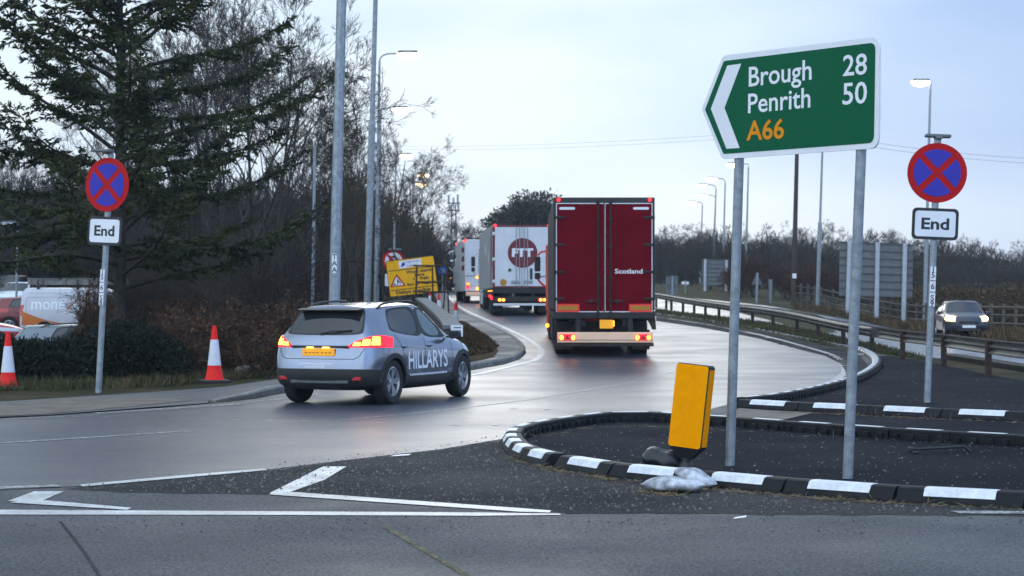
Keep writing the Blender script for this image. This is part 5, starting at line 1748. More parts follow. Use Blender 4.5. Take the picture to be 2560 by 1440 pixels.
q = MB(); q.prism(rrect(.40, .56, .05, x2 + .1, z2), -.07, -.055); part("white_plate", q, ['signwhite'], t)

# ---- blue arrow disc far up the road
o = GY(1105, 122.0)
t = thing("keep_right_sign", "small blue disc with a white arrow pointing down right, beside the lorry queue", "road sign", o)
x, z = loc(1106, 675, 122, o)
q = MB(); q.tube([(x, 0, -.1), (x, 0, z)], .04, 8); part("post", q, ['steel'], t)
q = MB(); q.lathe([(0, 0), (.29, 0), (.29, .012), (0, .012)], 32, 0, Matrix.Translation((x, -.05, z)) @ Matrix.Rotation(R(90), 4, 'X')); disc = part("disc", q, ['signbluebright' if 'signbluebright' in M else 'signblue'], t)
q = MB(); q.prism([(x - .17, z + .12), (x - .12, z + .17), (x + .08, z - .03), (x + .14, z + .03), (x + .17, z - .17), (x - .03, z - .14), (x + .03, z - .08)], -.068, -.064); part("white_arrow", q, ['signwhite'], disc)

# ---- backs of signs on the right
def sign_back(name, label, Y, corners, posts, slats, mpost, mback='signback', pr=.07):
    xs = [p[0] for p in posts]
    o = GY(xs[0], Y)
    t = thing(name, label, "road sign", o)
    P = [loc(x, y, Y, o) for x, y in corners]
    q = MB(); q.prism(P, .05, .08)
    pan = part("sign_panel", q, [mback], t)
    if slats:
        q = MB()
        (xa, za), (xb, zb) = P[0], P[2]
        for k in range(slats + 1):
            u = k / slats
            l = Vector(P[0]).lerp(Vector(P[3]), u); r_ = Vector(P[1]).lerp(Vector(P[2]), u)
            q.prism([(l.x, l.y - .04), (r_.x, r_.y - .04), (r_.x, r_.y + .02), (l.x, l.y + .02)], -.01, .05)
        part("stiffening_ribs", q, ['steeldark'], pan)
    for (x, y0, y1, dx) in posts:
        (xa, za), (xb, zb) = loc(x, y0, Y, o), loc(x + dx, y1, Y, o)
        g = zt(o.x + xa, Y) - o.z
        q = MB(); q.tube([(xa, -.06, g - .1), (xb, -.06, zb)], pr, 10)
        part("post", q, [mpost], t, True)
    return t
sign_back("map_sign_back", "large grey sign seen from behind on three pale posts, beyond the guardrail", 108, [(2100, 604), (2283, 612), (2281, 742), (2098, 738)],
          [(2118, 795, 604, 6), (2190, 800, 606, 4), (2258, 805, 608, 4)], 7, 'postwhite', pr=.13)
sign_back("lane_sign_back", "blue grey sign back beside the group of distant lamp columns", 150, [(1755, 648), (1822, 650), (1822, 712), (1755, 712)],
          [(1762, 740, 648, 1), (1815, 740, 650, 1)], 6, 'postwhite', 'signback', pr=.10)
sign_back("square_sign_back", "small square sign back on one post by the lorry's right side", 120, [(1665, 690), (1695, 690), (1693, 738), (1665, 738)], [(1680, 750, 690, 1)], 2, 'steel')
sign_back("triangle_sign_back", "triangular warning sign seen from behind on a post", 112, [(1893, 680), (1906, 712), (1880, 712)], [(1891, 770, 682, 2)], 0, 'steel')
sign_back("small_white_sign", "tiny white plate sign behind the square sign back", 140, [(1704, 704), (1722, 704), (1722, 711), (1704, 711)], [(1713, 735, 705, 0)], 0, 'steel', 'signwhite', pr=.04)
sign_back("phone_marker", "slim grey blue marker post beside the triangular sign back", 112, [(1921, 698), (1932, 698), (1932, 748), (1921, 750)], [(1926, 760, 700, 0)], 0, 'steel', pr=.05)
# ------------------------------------------------------------------ lamp columns
def column(label, base, top, Y, r0, r1, head=None, arm=None, group=None, m='steel', n=8, step=None, strip=None, lampm='lamp', hs=1.2, name="lamp_column", bend=True):
    """base, top: pixels at depth Y; head: pixel of the lamp; the arm runs from the top to it"""
    o = GY(base[0], Y)
    t = thing(name, label, "lamp post", o, group=group)
    (xt, zt_) = loc(top[0], top[1], Y, o)
    q = MB()
    if step:                                   # thicker base tube
        u = step / zt_
        q.tube([(0, 0, -.1), (xt * u, 0, step), (xt * (u + .012), 0, step + .10)], [r0, r0, r1 * 1.35], n)
        q.tube([(xt * (u + .01), 0, step + .08), (xt, 0, zt_)], [r1 * 1.35, r1], n)
    else:
        q.tube([(0, 0, -.1), (xt, 0, zt_)], [r0, r1], n)
    part("column", q, [m], t, n > 8)
    if head:
        (xh, zh) = loc(head[0], head[1], Y, o)
        sg = 1 if xh > xt else -1
        q = MB()
        L = abs(xh - xt)
        if bend:
            pts = [(xt, 0, zt_ - .02)]
            bz = zh - zt_
            for k in range(7):
                a = R(90 * k / 6)
                pts.append((xt + sg * .45 * min(1, L) * (1 - math.cos(a)), 0, zt_ + bz * math.sin(a)))
            pts.append((xh - sg * .30 * hs, 0, zh))
        else:
            pts = [(xt, 0, zt_ - .1), (xt, 0, zh), (xh - sg * .30 * hs, 0, zh)]
        q.tube(pts, r1 * .62, 8)
        part("arm", q, [m], t, True)
        q = MB()
        q.box((xh, 0, zh + .04 * hs), (.72 * hs, .30 * hs, .12 * hs), 0, ch=.05 * hs)
        hd = part("lamp_head", q, ['steeldark'], t, True)
        q = MB(); q.lathe([(.20 * hs, .0), (.20 * hs, -.09 * hs), (.14 * hs, -.20 * hs), (0, -.26 * hs)], 16, 0, Matrix.Translation((xh + sg * .05, 0, zh - .0)) @ Matrix.Diagonal((2.1, 1, 1, 1)))
        part("lamp_glass", q, [lampm], hd, True)
    if strip:
        for (chars, z0, z1, w) in strip:
            id_strip(t, xt * z0 / zt_, z0, z1, -r0 * .98, chars, w, ch=.10)
    return t
column("thick octagonal lamp column with a TAA number strip, rising past the photo's top edge behind the silver car", (831, 0), (875, -900), 38.0, .112, .075,
       strip=[(['T', 'A', 'A'], 2.05, 2.42, .09)], head=(1120, -900), arm=True)
column("slimmer octagonal lamp column to the right of the thick one, its lamp above the picture", (915, 0), (951, -450), 58.0, .10, .055, step=6.4,
       strip=[([' '], 2.3, 2.75, .09)] if False else None, head=(1100, -455))
column("tall lamp post with a curved arm and the highest lit lamp over the woodland edge", (938, 0), (949, 152), 85.0, .085, .05, head=(1020, 134))
column("lamp post with a short straight arm, second lit lamp above the bare trees", (944, 0), (952, 272), 110.0, .085, .045, head=(1001, 271), bend=False, lampm='lamp')
column("lamp post with its lit lamp glinting through the treetops below the second lamp", (985, 0), (990, 395), 147.0, .085, .05, head=(1015, 388), lampm='lampwarm')
column("lamp post with the lower of two small lit lamps at the tree edge", (1030, 0), (1033, 440), 170.0, .085, .05, head=(1057, 436), lampm='lampwarm')
column("lamp post with the faintest lowest lamp at the tree edge", (1030, 0), (1032, 462), 185.0, .085, .05, head=(1052, 459), lampm='lampwarm')
column("short slim car park lamp column without arm, left of the thick column", (780, 0), (787, 362), 57.0, .05, .04, n=12)
t = column("short twin-headed lamp post at the far left of the car park", (40, 0), (44, 560), 95.0, .06, .045, head=(22, 556), bend=False, hs=.8, lampm='headlens')
column("lamp post with a lit amber lamp standing alone right of the green sign", (2311, 0), (2326, 208), 106.0, .12, .06, head=(2303, 203), step=5.2, bend=False)
column("pale lamp column whose top is hidden by the green direction sign", (2043, 0), (2060, 250), 110.0, .11, .05, head=(2030, 240), step=4.8)
g_ = "lit lamp posts clustered beyond the guardrail"
column("lit lamp post nearest the green sign's left pole in the distant cluster", (1863, 0), (1871, 418), 160.0, .10, .06, head=(1832, 410), bend=False)
column("highest lit lamp post of the distant cluster", (1806, 0), (1813, 456), 178.0, .10, .06, head=(1779, 446))
column("second highest lit lamp post of the distant cluster", (1782, 0), (1790, 473), 186.0, .10, .06, head=(1756, 462))
column("third highest lit lamp post of the distant cluster", (1779, 0), (1789, 498), 205.0, .10, .06, head=(1757, 488))
column("lowest lit lamp post at the left of the distant cluster", (1750, 0), (1756, 512), 219.0, .10, .06, head=(1730, 505))

# ---- timber pole and overhead lines
o = GY(1983, 110)
t = thing("timber_pole", "dark timber utility pole behind the green sign", "pole", o)
x, z = loc(1994, 312, 110, o)
q = MB(); q.tube([(0, 0, -.1), (x, 0, z)], [.15, .10], 12); part("pole", q, ['polewood'], t, True)
q = MB(); q.box((x * .96, 0, z * .965), (1.2, .1, .1), 0, ch=.01); part("crossarm", q, ['polewood'], t)
q = MB(); x2, z2 = loc(1985, 690, 110, o); q.box((x2, -.16, z2), (.22, .03, .26), 0); part("white_notice", q, ['signwhite'], t)
pt = Vector((o.x + x * .96, 110, o.z + z * .965))
for i, (l, r_, lab) in enumerate((((900, 362), (2800, 402), "upper thin overhead cable crossing the sky behind the green sign"), ((900, 370), (2800, 414), "lower thin overhead cable crossing the sky behind the green sign"))):
    A, B = ray(*l, 190), ray(*r_, 112)
    q = MB(); pts = []
    c = pt + Vector((0, 0, -.25 * i + .1))
    for (a, b) in ((A, c), (c, B)):
        for k in range(17):
            u = k / 16
            p = a.lerp(b, u); p.z -= .9 * 4 * u * (1 - u) * .5
            pts.append(p)
    q.tube(pts[:17] + pts[18:], .009, 4)
    solo("overhead_cable", q, ['steeldark'], lab, "cable")

# ---- telecom mast
o = GY(1136, 260)
t = thing("telecom_mast", "lattice telecom mast with antennas above the far trees", "mast", o)
x, z = loc(1134, 492, 260, o)
q = MB()
for sx in (-1, 1):
    for sy in (-1, 1): q.tube([(sx * .45, sy * .45, 0), (x + sx * .25, sy * .25, z - 1.0)], .07, 5)
for k in range(12):
    z0 = (z - 1) * k / 12; z1 = (z - 1) * (k + 1) / 12
    for s in (-1, 1): q.tube([(-s * .42, -.42, z0), (s * .40, -.40, z1)], .04, 4); q.tube([(-.42, -s * .42, z0), (-.40, s * .40, z1)], .04, 4)
part("lattice", q, ['steeldark'], t)
for (dx, y0, y1) in ((-.62, 488, 508), (.55, 486, 508), (0, 494, 516), (-.5, 512, 526), (.62, 510, 524)):
    (_, za), (_, zb) = loc(1134, y0, 260, o), loc(1134, y1, 260, o)
    q = MB(); q.box((x + dx, -.3, (za + zb) / 2), (.26, .22, za - zb), 0, ch=.03); q.tube([(x + dx, -.1, za), (x + dx, -.1, zb - .4)], .05, 5); part("antenna", q, ['steel'], t)
q = MB()
for y in (508, 526): (_, zz) = loc(1134, y, 260, o); q.box((x, 0, zz), (1.7, 1.2, .12), 0)
part("platform", q, ['steeldark'], t)

# ---- guardrail along the median
posts_px = [(1560, 752), (1600, 760), (1640, 768), (1665, 773), (1678, 776), (1707, 783), (1735, 789), (1763, 795), (1797, 801), (1840, 809), (1881, 814), (1932, 823), (1992, 836), (2045, 850), (2108, 867), (2180, 882), (2257, 899), (2360, 917), (2472, 941), (2640, 972), (2850, 1010)]
t0 = G(*posts_px[10])
gt = thing("guardrail", "long weathered steel guardrail on short posts along the grassy median", "guardrail", t0)
pp = [G(x, y) for x, y in posts_px]
rail = smooth_path([p + Vector((0, 0, .60)) for p in pp], 5)
def w_beam(path, o, mats, h=.31, d=.08):
    prof = [(-.155, 0), (-.12, .0), (-.085, -.075), (-.045, -.08), (-.012, -.012), (.012, -.012), (.045, -.08), (.085, -.075), (.12, 0), (.155, 0)]
    q = MB(); v, f = [], []
    k = len(prof)
    for i, p in enumerate(path):
        dd = path[min(i + 1, len(path) - 1)] - path[max(i - 1, 0)]
        n = Vector((dd.y, -dd.x, 0)).normalized()
        if n.y > 0: n = -n
        for (z, e) in prof:
            v.append((p.x - o.x - n.x * e - n.x * .06 * 0, p.y - o.y - n.y * e, p.z - o.z + z * h / .31))
    for i in range(len(path) - 1):
        for j in range(k - 1): f.append((i * k + j, i * k + j + 1, (i + 1) * k + j + 1, (i + 1) * k + j))
    q.add(v, f)
    b = len(q.v)
    return q
part("rail", w_beam(rail, t0, None), ['railsteel'], gt, True, 60)
for i, p in enumerate(pp):
    q = MB(); q.box((p.x - t0.x + .02, p.y - t0.y + .12, p.z - t0.z + .30), (.11, .15, .78), 0, ch=.008)
    part("post", q, ['rust'], gt)
# second guardrail, ramped down at its near end
px2 = [(1808, 752), (1835, 758), (1862, 762), (1890, 766), (1920, 769), (1950, 774), (1980, 783), (2003, 790)]
hs_ = [.55, .55, .55, .55, .55, .50, .30, .04]
P2 = [GY(x, lerp(135, 104, i / 7)) for i, (x, y) in enumerate(px2)]
P2 = [Vector((p.x, p.y, HC - (y - 10 - HY) / F * p.y)) for p, (x, y) in zip(P2, px2)]
t2 = Vector((P2[3].x, P2[3].y, zt(P2[3].x, P2[3].y)))
gt2 = thing("guardrail", "short far guardrail sloping down to the ground at its near end", "guardrail", t2)
part("rail", w_beam(smooth_path(P2, 4), t2, None), ['railsteel'], gt2, True, 60)
for p in P2[:-1]:
    g = zt(p.x, p.y); q = MB(); q.box((p.x - t2.x, p.y - t2.y + .1, (g + p.z) / 2 - t2.z), (.1, .12, max(.1, p.z - g + .1)), 0); part("post", q, ['rust'], gt2)

# ---- post and rail fence beyond the opposite carriageway
fp = [(1985, 110.0), (2060, 118.0), (2225, 112.0), (2320, 104.0), (2420, 97.0), (2560, 88.0), (2760, 80.0)]
fpts = resample([GY(x, Y) for x, Y in fp], 1.9)
fo = fpts[0].copy(); fo.z = zt(fo.x, fo.y)
ft = thing("rail_fence", "weathered timber post and rail fence behind the approaching blue car", "fence", fo)
for p in fpts:
    g = zt(p.x, p.y); q = MB(); q.box((p.x - fo.x, p.y - fo.y, g - fo.z + .62), (.13, .10, 1.34), 0, ch=.01); part("post", q, ['wood'], ft)
for h in (.38, .76, 1.12):
    q = MB(); q.tube([(p.x - fo.x, p.y - fo.y - .07, zt(p.x, p.y) - fo.z + h) for p in fpts], .05, 4); part("rail", q, ['wood'], ft)

# ---- low wall beside the left pavement
wl = [(1131, 44.5), (1122, 50.0), (1100, 58.0), (1075, 68.0), (1052, 78.0)]
wp = [GY(x, Y) for x, Y in wl]
wo = wp[0].copy()
wt_ = thing("low_wall", "low dull concrete wall with pale coping running beside the left pavement", "wall", wo)
q, cp_ = MB(), MB()
def wall_strip(mb, w, z0, z1, over=0.0):
    v, f = [], []
    for i, p in enumerate(wp):
        d = (wp[min(i + 1, len(wp) - 1)] - wp[max(0, i - 1)]); n = Vector((-d.y, d.x, 0)).normalized()
        b = p - d.normalized() * over if i == 0 else p
        for s, z in ((-1, z0), (-1, z1), (1, z1), (1, z0)):
            v.append((b.x + n.x * w * s - wo.x, b.y + n.y * w * s - wo.y, zt(p.x, p.y) + z - wo.z))
    for i in range(len(wp) - 1):
        for j in range(4): f.append((4 * i + j, 4 * i + (j + 1) % 4, 4 * i + 4 + (j + 1) % 4, 4 * i + 4 + j))
    f += [(0, 1, 2, 3), (4 * len(wp) - 1, 4 * len(wp) - 2, 4 * len(wp) - 3, 4 * len(wp) - 4)]
    mb.add(v, f)
wall_strip(q, .14, -.2, .88); wall_strip(cp_, .21, .882, .965, .03)
part("wall_face", q, ['wall'], wt_); part("coping", cp_, ['coping'], wt_)
q = MB()
for k, (w, h) in enumerate(((.27, .26),)):
    q.box((.10, -.08, .84), (w, .02, h), 0)
    for z in (.77, .84, .91): q.box((.11, -.092, z), (.16, .004, .022), 1)
part("end_plate", q, ['kerbwhite', 'signblack'], wt_)
q = MB()
a_ = Vector((wp[0].x, wp[0].y, 0))
# stone edging continuing behind the silver car towards the grass bank
pts = [G(x, y, .0) for x, y in ((600, 945), (660, 918), (700, 906), (800, 895), (900, 888))]
for a, b in zip(pts, pts[1:]):
    d = (b - a); L = d.length
    Tm = Matrix.Translation((a + b) / 2 + Vector((0, 0, .10))) @ Matrix.Rotation(math.atan2(d.y, d.x), 4, 'Z')
    q.box((0, 0, 0), (L * .98, .22, .22), 0, Tm, .03)
solo("edging_stones", q, ['kerbstone'], "row of pale edging stones on the bank left of the silver car", "edging")

# ---- things lying about
def blob(seg, n=1, r=.5): pass
def sack(name, label, cat, p, size, rotz, m, seed, tilt=0.0):
    rs = random.Random(seed)
    bm = bmesh.new()
    bmesh.ops.create_icosphere(bm, subdivisions=4, radius=1)
    for v in bm.verts:
        x, y, z = v.co
        e = 1 - .22 * abs(x) ** 2.2
        z2 = z * (.95 + .12 * math.sin(5.1 * x + seed) + .08 * math.sin(9 * y + 2 * x))
        y2 = y * e * (1 + .07 * math.sin(7 * x + seed))
        if abs(x) > .86: z2 *= .55
        z2 += .09 * math.sin(6 * x + 3 * y + seed) * (1 - abs(z)) + .05 * abs(math.sin(9 * x - 5 * y + seed)) * max(0, z)
        v.co = (x * size[0] * (1 + .04 * math.sin(6 * y)), y2 * size[1], max(-.5, z2) * size[2] if z < 0 else z2 * size[2])
    me = bpy.data.meshes.new(name); bm.to_mesh(me); bm.free()
    me.materials.append(M[m]); me.shade_smooth()
    o = obj(name, me); o.location = p; o.rotation_euler = (0, tilt, rotz)
    return tag(o, label, cat)
p = G(1682, 1229, A2); sack("sandbag", "dusty white sandbag lying flat in front of the kerb, its fellow resting on it", "sandbag", p + Vector((0, 0, .055)), (.265, .15, .068), R(-12), 'bag', 3)
p = G(1722, 1222, A2); sack("sandbag", "dusty white sandbag slumped against the kerb, behind the flat one", "sandbag", p + Vector((.06, .10, .085)), (.20, .13, .066), R(-32), 'bag', 8, R(16))
p = G(1655, 1166, A2); sack("black_sandbag", "crumpled black sandbag beside the leaning bollard's stem", "sandbag", p + Vector((0, .05, .05)), (.20, .16, .115), R(-20), 'blackbag', 5, R(14))
p0, p1 = G(2278, 1132, A2), G(2425, 1128, A2)
o = thing("broken_strip", "broken black plastic strip lying on the near island's asphalt", "debris", p0)
q = MB(); d = p1 - p0
q.tube([(0, 0, .05), (d.x * .1, d.y * .1, .035), (d.x * .9, d.y * .9, .05), (d.x, d.y - .03, .0)], .014, 8); q.box((0, 0, .035), (.06, .06, .05), 0, ch=.012)
part("strip", q, ['blackplastic'], o)
q = MB(); q.box((.02, -.12, .012), (.06, .04, .02), 0, ch=.006); part("broken_end", q, ['blackplastic'], o)
for (x, y, s, lab) in ((1002, 1140, .10, "scrap of white paper on the gritty dirt by the road"), (1850, 1296, .05, "small pale scrap on the tarmac below the sandbags"), (2160, 886, .28, "flat pale strip on the median asphalt behind the curved kerb")):
    p = G(x, y, A2 + .006); q = MB(); q.add([(-s, -s * .3, 0), (s * .8, -s * .4, .012), (s, s * .3, .02), (-s * .7, s * .4, .006)], [(0, 1, 2, 3)])
    solo("litter", q, ['signwhite'], lab, "litter", loc=p)
p = G(415, 934, .0)
t = thing("blue_board", "small blue and white board propped on a stone in the grass by the hedge", "board", p, R(-10))
q = MB(); q.add([(-.17, -.02, .16), (.17, -.02, .16), (.20, .14, .27), (-.15, .14, .27)], [(0, 1, 2, 3)]); q.add([(-.17, -.02, .14), (.17, -.02, .14), (.20, .14, .25), (-.15, .14, .25)], [(3, 2, 1, 0)])
part("panel", q, ['signblue'], t)
q = MB()
for k in range(4): z = .175 + k * .022; q.add([(-.14, -.005 + k * .032 - .003, z), (.15, -.005 + k * .032 - .003, z), (.15, .008 + k * .032 - .003, z + .009), (-.14, .008 + k * .032 - .003, z + .009)], [(0, 1, 2, 3)])
part("white_lines", q, ['signwhite'], t)
q = MB(); q.box((.02, .06, .07), (.36, .26, .2), 0, ch=.06); part("stone", q, ['stone'], t)
# ------------------------------------------------------------------ plants
def grow(S, T, p, d, L, r, lev, mx, rg, up=.06, wob=.16, kid=(3, 5), spread=(25, 55), tipr=.25, minr=.004):
    """recursive bare branching: thick segments into T (trunk), thin ones into S (twigs)"""
    n = 5 if lev == 0 else (4 if lev < mx else 3)
    step = L / n
    nk = rg.randint(*kid) if lev < mx else 0
    at = sorted(rg.uniform(.25 if lev else .30, .98) for _ in range(nk))
    pos = 0
    for i in range(n):
        d = (d + Vector((rg.gauss(0, wob), rg.gauss(0, wob), rg.gauss(0, wob) + up))).normalized()
        q = p + d * step
        ra, rb = r * lerp(1, tipr, i / n), r * lerp(1, tipr, (i + 1) / n)
        (T if lev <= 1 else S).append((*p, *q, max(ra, minr), max(rb, minr * .7)))
        while pos < nk and at[pos] <= (i + 1) / n:
            u = at[pos] * n - i
            b = p.lerp(q, max(0, min(1, u)))
            ax = d.orthogonal().normalized()
            ax.rotate(Matrix.Rotation(rg.uniform(0, 2 * math.pi), 3, d))
            c = d.copy(); c.rotate(Matrix.Rotation(R(rg.uniform(*spread)), 3, ax))
            grow(S, T, b, c, L * rg.uniform(.42, .72) * (1.05 - .35 * at[pos]), lerp(ra, rb, u) * rg.uniform(.5, .72), lev + 1, mx, rg, up, wob, kid, spread, tipr, minr)
            pos += 1
        p = q

def bare_tree(name, seed, H, r, m='twig', mx=5, kid=(4, 6), spread=(22, 50), up=.05, stems=1, wob=.12, minr=.006):
    rg = random.Random(seed)
    S, T = [], []
    for k in range(stems):
        d = Vector((rg.gauss(0, .10 if stems == 1 else .35), rg.gauss(0, .10 if stems == 1 else .35), 1)).normalized()
        grow(S, T, Vector((rg.gauss(0, .05), rg.gauss(0, .05), -.15)), d, H * rg.uniform(.62, .8), r, 0, mx, rg, up, wob, kid, spread, minr=minr)
    S_, T_ = np.array(S), np.array(T)
    z = max(S_[:, 5].max(), T_[:, 5].max())
    k = H / z
    S_[:, :6] *= k; T_[:, :6] *= k
    return seg_mesh(name + "_trunk", T_, 'bark', 6), seg_mesh(name + "_crown", S_, m, 3)

def place(name, label, cat, meshes, p, s, rotz, group=None, sz=None, parts=("trunk", "crown")):
    t = thing(name, label, cat, p, rotz, group=group)
    t.scale = (s, s, sz or s)
    for n, me in zip(parts, meshes): obj(n, me, t)
    return t

TV = [bare_tree("bare_tree", 11, 9.0, .075, mx=5, kid=(4, 5), minr=.006), bare_tree("bare_tree", 12, 9.0, .07, mx=5, kid=(4, 5), spread=(16, 40), up=.09, minr=.006),
      bare_tree("bare_tree", 13, 9.0, .08, mx=5, kid=(4, 5), spread=(28, 58), up=.04, minr=.006), bare_tree("bare_tree", 14, 9.0, .065, mx=5, kid=(4, 5), spread=(18, 45), up=.07, minr=.006)]
TP = [bare_tree("ochre_tree", 21, 9.0, .085, 'twigpale', mx=5, kid=(4, 5), minr=.0065), bare_tree("ochre_tree", 22, 9.0, .09, 'twigpale', mx=5, kid=(4, 5), minr=.0065, spread=(28, 62), up=.03)]
SV = [bare_tree("bare_shrub", 31, 3.6, .035, mx=3, kid=(5, 7), stems=7, up=.05, spread=(20, 55), wob=.16), bare_tree("bare_shrub", 32, 3.6, .03, mx=3, kid=(5, 7), stems=9, up=.02, spread=(25, 65), wob=.2)]
SR = [bare_tree("red_shrub", 33, 2.2, .022, 'twigred', mx=3, kid=(5, 7), stems=9, up=.05, spread=(20, 50), wob=.16)]

rg = random.Random(77)
wood = "bare trees of the woodland on the left"
wl_ = "bare leafless tree in the tangled woodland left of the road"
n_ = 0
spots = []
for k in range(30):                           # woodland trees by picture column and depth
    x = -180 + 1180 * (k + .5) / 30 + rg.uniform(-30, 30)
    Y = rg.uniform(113, 130) if x < 440 else (rg.uniform(62, 108) if x < 740 else rg.uniform(96, 116))
    spots.append((x, Y))
for (x, Y) in spots:
    # height of the skyline there (photo row) -> tree height
    sky = 300 if x < 250 else (40 if x < 720 else lerp(150, 380, (x - 720) / 280))
    sky += rg.uniform(-30, 110)
    p = GY(x, Y)
    H = HC - (sky - HY) / F * Y - p.z
    H = min(H, 15.5)
    me = TV[n_ % 4]; n_ += 1
    place("bare_tree", wl_, "tree", me, p, H / 9.0, rg.uniform(0, 6.28), wood)
for (x, Y, sky) in [(600, 57, -160), (660, 62, -90), (705, 66, 60), (560, 60, -60), (745, 64, 180), (520, 66, -40), (480, 74, 0)]:
    p = GY(x, Y); H = HC - (sky - HY) / F * Y - p.z
    place("bare_tree", "tall slender bare tree rising above the spruce's right side", "tree", TV[n_ % 4], p, H / 9.0 * .8, rg.uniform(0, 6.28), "tall bare trees behind the spruce", sz=H / 9.0); n_ += 1
for (x, Y, sky) in [(935, 88, 285), (975, 96, 330), (1010, 104, 370), (1040, 112, 420), (1062, 122, 470), (900, 82, 300), (1000, 90, 440), (860, 78, 330), (1085, 135, 520), (955, 118, 400)]:
    p = GY(x, Y); H = HC - (sky - HY) / F * Y - p.z
    place("ochre_tree", "ochre-tinged bare tree at the woodland's right edge by the lamp posts", "tree", TP[n_ % 2], p, H / 9.0, rg.uniform(0, 6.28), "ochre bare trees at the woodland edge"); n_ += 1
sh = "bare shrubs under the left woodland"
for k in range(46):
    x = 455 + 620 * rg.random(); Y = rg.uniform(50, 98)
    if x > 690: Y = rg.uniform(72, 112)
    if x > 780: Y = rg.uniform(100, 132)
    p = GY(x, Y); place("bare_shrub", "dark leafless shrub in the undergrowth below the woodland", "shrub", SV[k % 2], p, rg.uniform(.75, 1.35), rg.uniform(0, 6.28), sh)
for k in range(16):
    x = -150 + 480 * rg.random(); Y = rg.uniform(112, 128)
    p = GY(x, Y); place("bare_shrub", "dark leafless shrub behind the car park", "shrub", SV[k % 2], p, rg.uniform(1.2, 2.0), rg.uniform(0, 6.28), "bare shrubs behind the car park")

# ---- far skyline beyond the right carriageway and behind the lorries
far = "bare trees along the far right skyline"
k = 0
for x in range(1630, 2760, 26):
    for row in range(2):
        Y = 172 + 40 * row + rg.uniform(-12, 12)
        xx = x + rg.uniform(-14, 14)
        sky = 575 if xx < 2130 else lerp(585, 618, (xx - 2130) / 430)
        sky += rg.uniform(-22, 26) + (14 if row == 0 else 0)
        p = GY(xx, Y); H = max(2.5, HC - (sky - HY) / F * Y - p.z)
        place("bare_tree", "distant bare tree in the dark line beyond the guardrail", "tree", TV[k % 4], p, H / 9.0 * 1.15, rg.uniform(0, 6.28), far, sz=H / 9.0); k += 1
for k in range(40):
    x = 1640 + 1100 * rg.random(); Y = rg.uniform(150, 200)
    p = GY(x, Y); place("bare_shrub", "distant dark shrub below the far bare trees", "shrub", SV[k % 2], p, rg.uniform(1.0, 1.5), rg.uniform(0, 6.28), "shrubs below the far skyline trees")
for k in range(22):
    x = 1815 + 270 * rg.random(); Y = rg.uniform(122, 140)
    p = GY(x, Y); place("red_shrub", "red brown bare shrub behind the sloping guardrail end", "shrub", SR[0], p, rg.uniform(.7, 1.35), rg.uniform(0, 6.28), "red brown shrubs behind the far guardrail")
for k in range(18):
    x = 1095 + 150 * rg.random(); Y = rg.uniform(190, 300)
    p = GY(x, Y); place("bare_tree", "distant bare tree at the bend beyond the lorries", "tree", TV[k % 4], p, rg.uniform(.55, .85), rg.uniform(0, 6.28), "bare trees at the bend beyond the lorries")

for i, (x, sky) in enumerate([(1668, 560), (1748, 552), (1775, 566), (2046, 548), (2078, 556), (2200, 572), (2250, 566), (2395, 580), (2440, 590), (2520, 596), (2600, 600)]):
    p = GY(x, 185); H = HC - (sky - HY) / F * 185 - p.z
    place("bare_tree", "distant bare tree standing a head above the far right skyline", "tree", TV[(i + 1) % 4], p, H / 9.0 * 1.2, i * 1.3, "taller trees on the far right skyline", sz=H / 9.0)
# ---- evergreens
def leafy(name, lumps, n, size, m, seed, up=.0, shell=.55, wr=.42):
    """leaves scattered through overlapping lumps (x, y, z, rx, ry, rz)"""
    rs = np.random.RandomState(seed)
    vol = np.array([a[3] * a[4] * a[5] for a in lumps]) ** .7
    cnt = (n * vol / vol.sum()).astype(int)
    C, D = [], []
    for (x, y, z, rx, ry, rz), c in zip(lumps, cnt):
        u = rs.normal(size=(c, 3)); u /= np.linalg.norm(u, axis=1, keepdims=True)
        rad = shell + (1 - shell) * rs.rand(c, 1) ** .6
        # ragged outline: radius varies with direction
        rag = 1 + .16 * np.sin(u[:, :1] * 7 + x) * np.sin(u[:, 1:2] * 6 + z) + .12 * np.sin(u[:, 2:3] * 11 + seed) + .10 * rs.normal(size=(c, 1)) * (rs.rand(c, 1) < .25)
        C.append(np.array([x, y, z]) + u * rad * rag * np.array([rx, ry, rz]))
        D.append(u + rs.normal(size=(c, 3)) * .7 + np.array([0, 0, up]))
    C, D = np.concatenate(C), np.concatenate(D)
    s = size * (.6 + .8 * rs.rand(len(C)))
    return leaf_mesh(name, C, D, s, s * wr, m, rs)

o = GY(1335, 205)
rs_ = random.Random(4)
lm = [(0, 0, 5.6, 2.6, 2.6, 2.0)] + [(rs_.uniform(-2.9, 2.9), rs_.uniform(-2, 2), rs_.uniform(3.4, 6.0), rs_.uniform(1.1, 1.7), 1.5, rs_.uniform(.7, 1.2)) for _ in range(15)]
(_, ztop) = loc(1318, 470, 205, o)
kz = ztop / 8.1
t = place("evergreen_tree", "broad dark evergreen tree with rounded crown behind the lorries", "tree", [], o, kz * 1.12, 0, sz=kz)
q = MB(); q.tube([(0, 0, 0), (.1, 0, 2.2), (.0, .1, 5)], [.45, .32, .15], 10)
for a in range(7): q.tube([(0, 0, 2 + a * .3), (2.2 * math.cos(a * 2.4), 1.6 * math.sin(a * 2.4), 4.6 + .2 * a)], [.16, .05], 6)
part("trunk", q, ['bark'], t); obj("crown", leafy("crown", lm, 26000, .30, 'evergreen', 5, .1, .35), t)

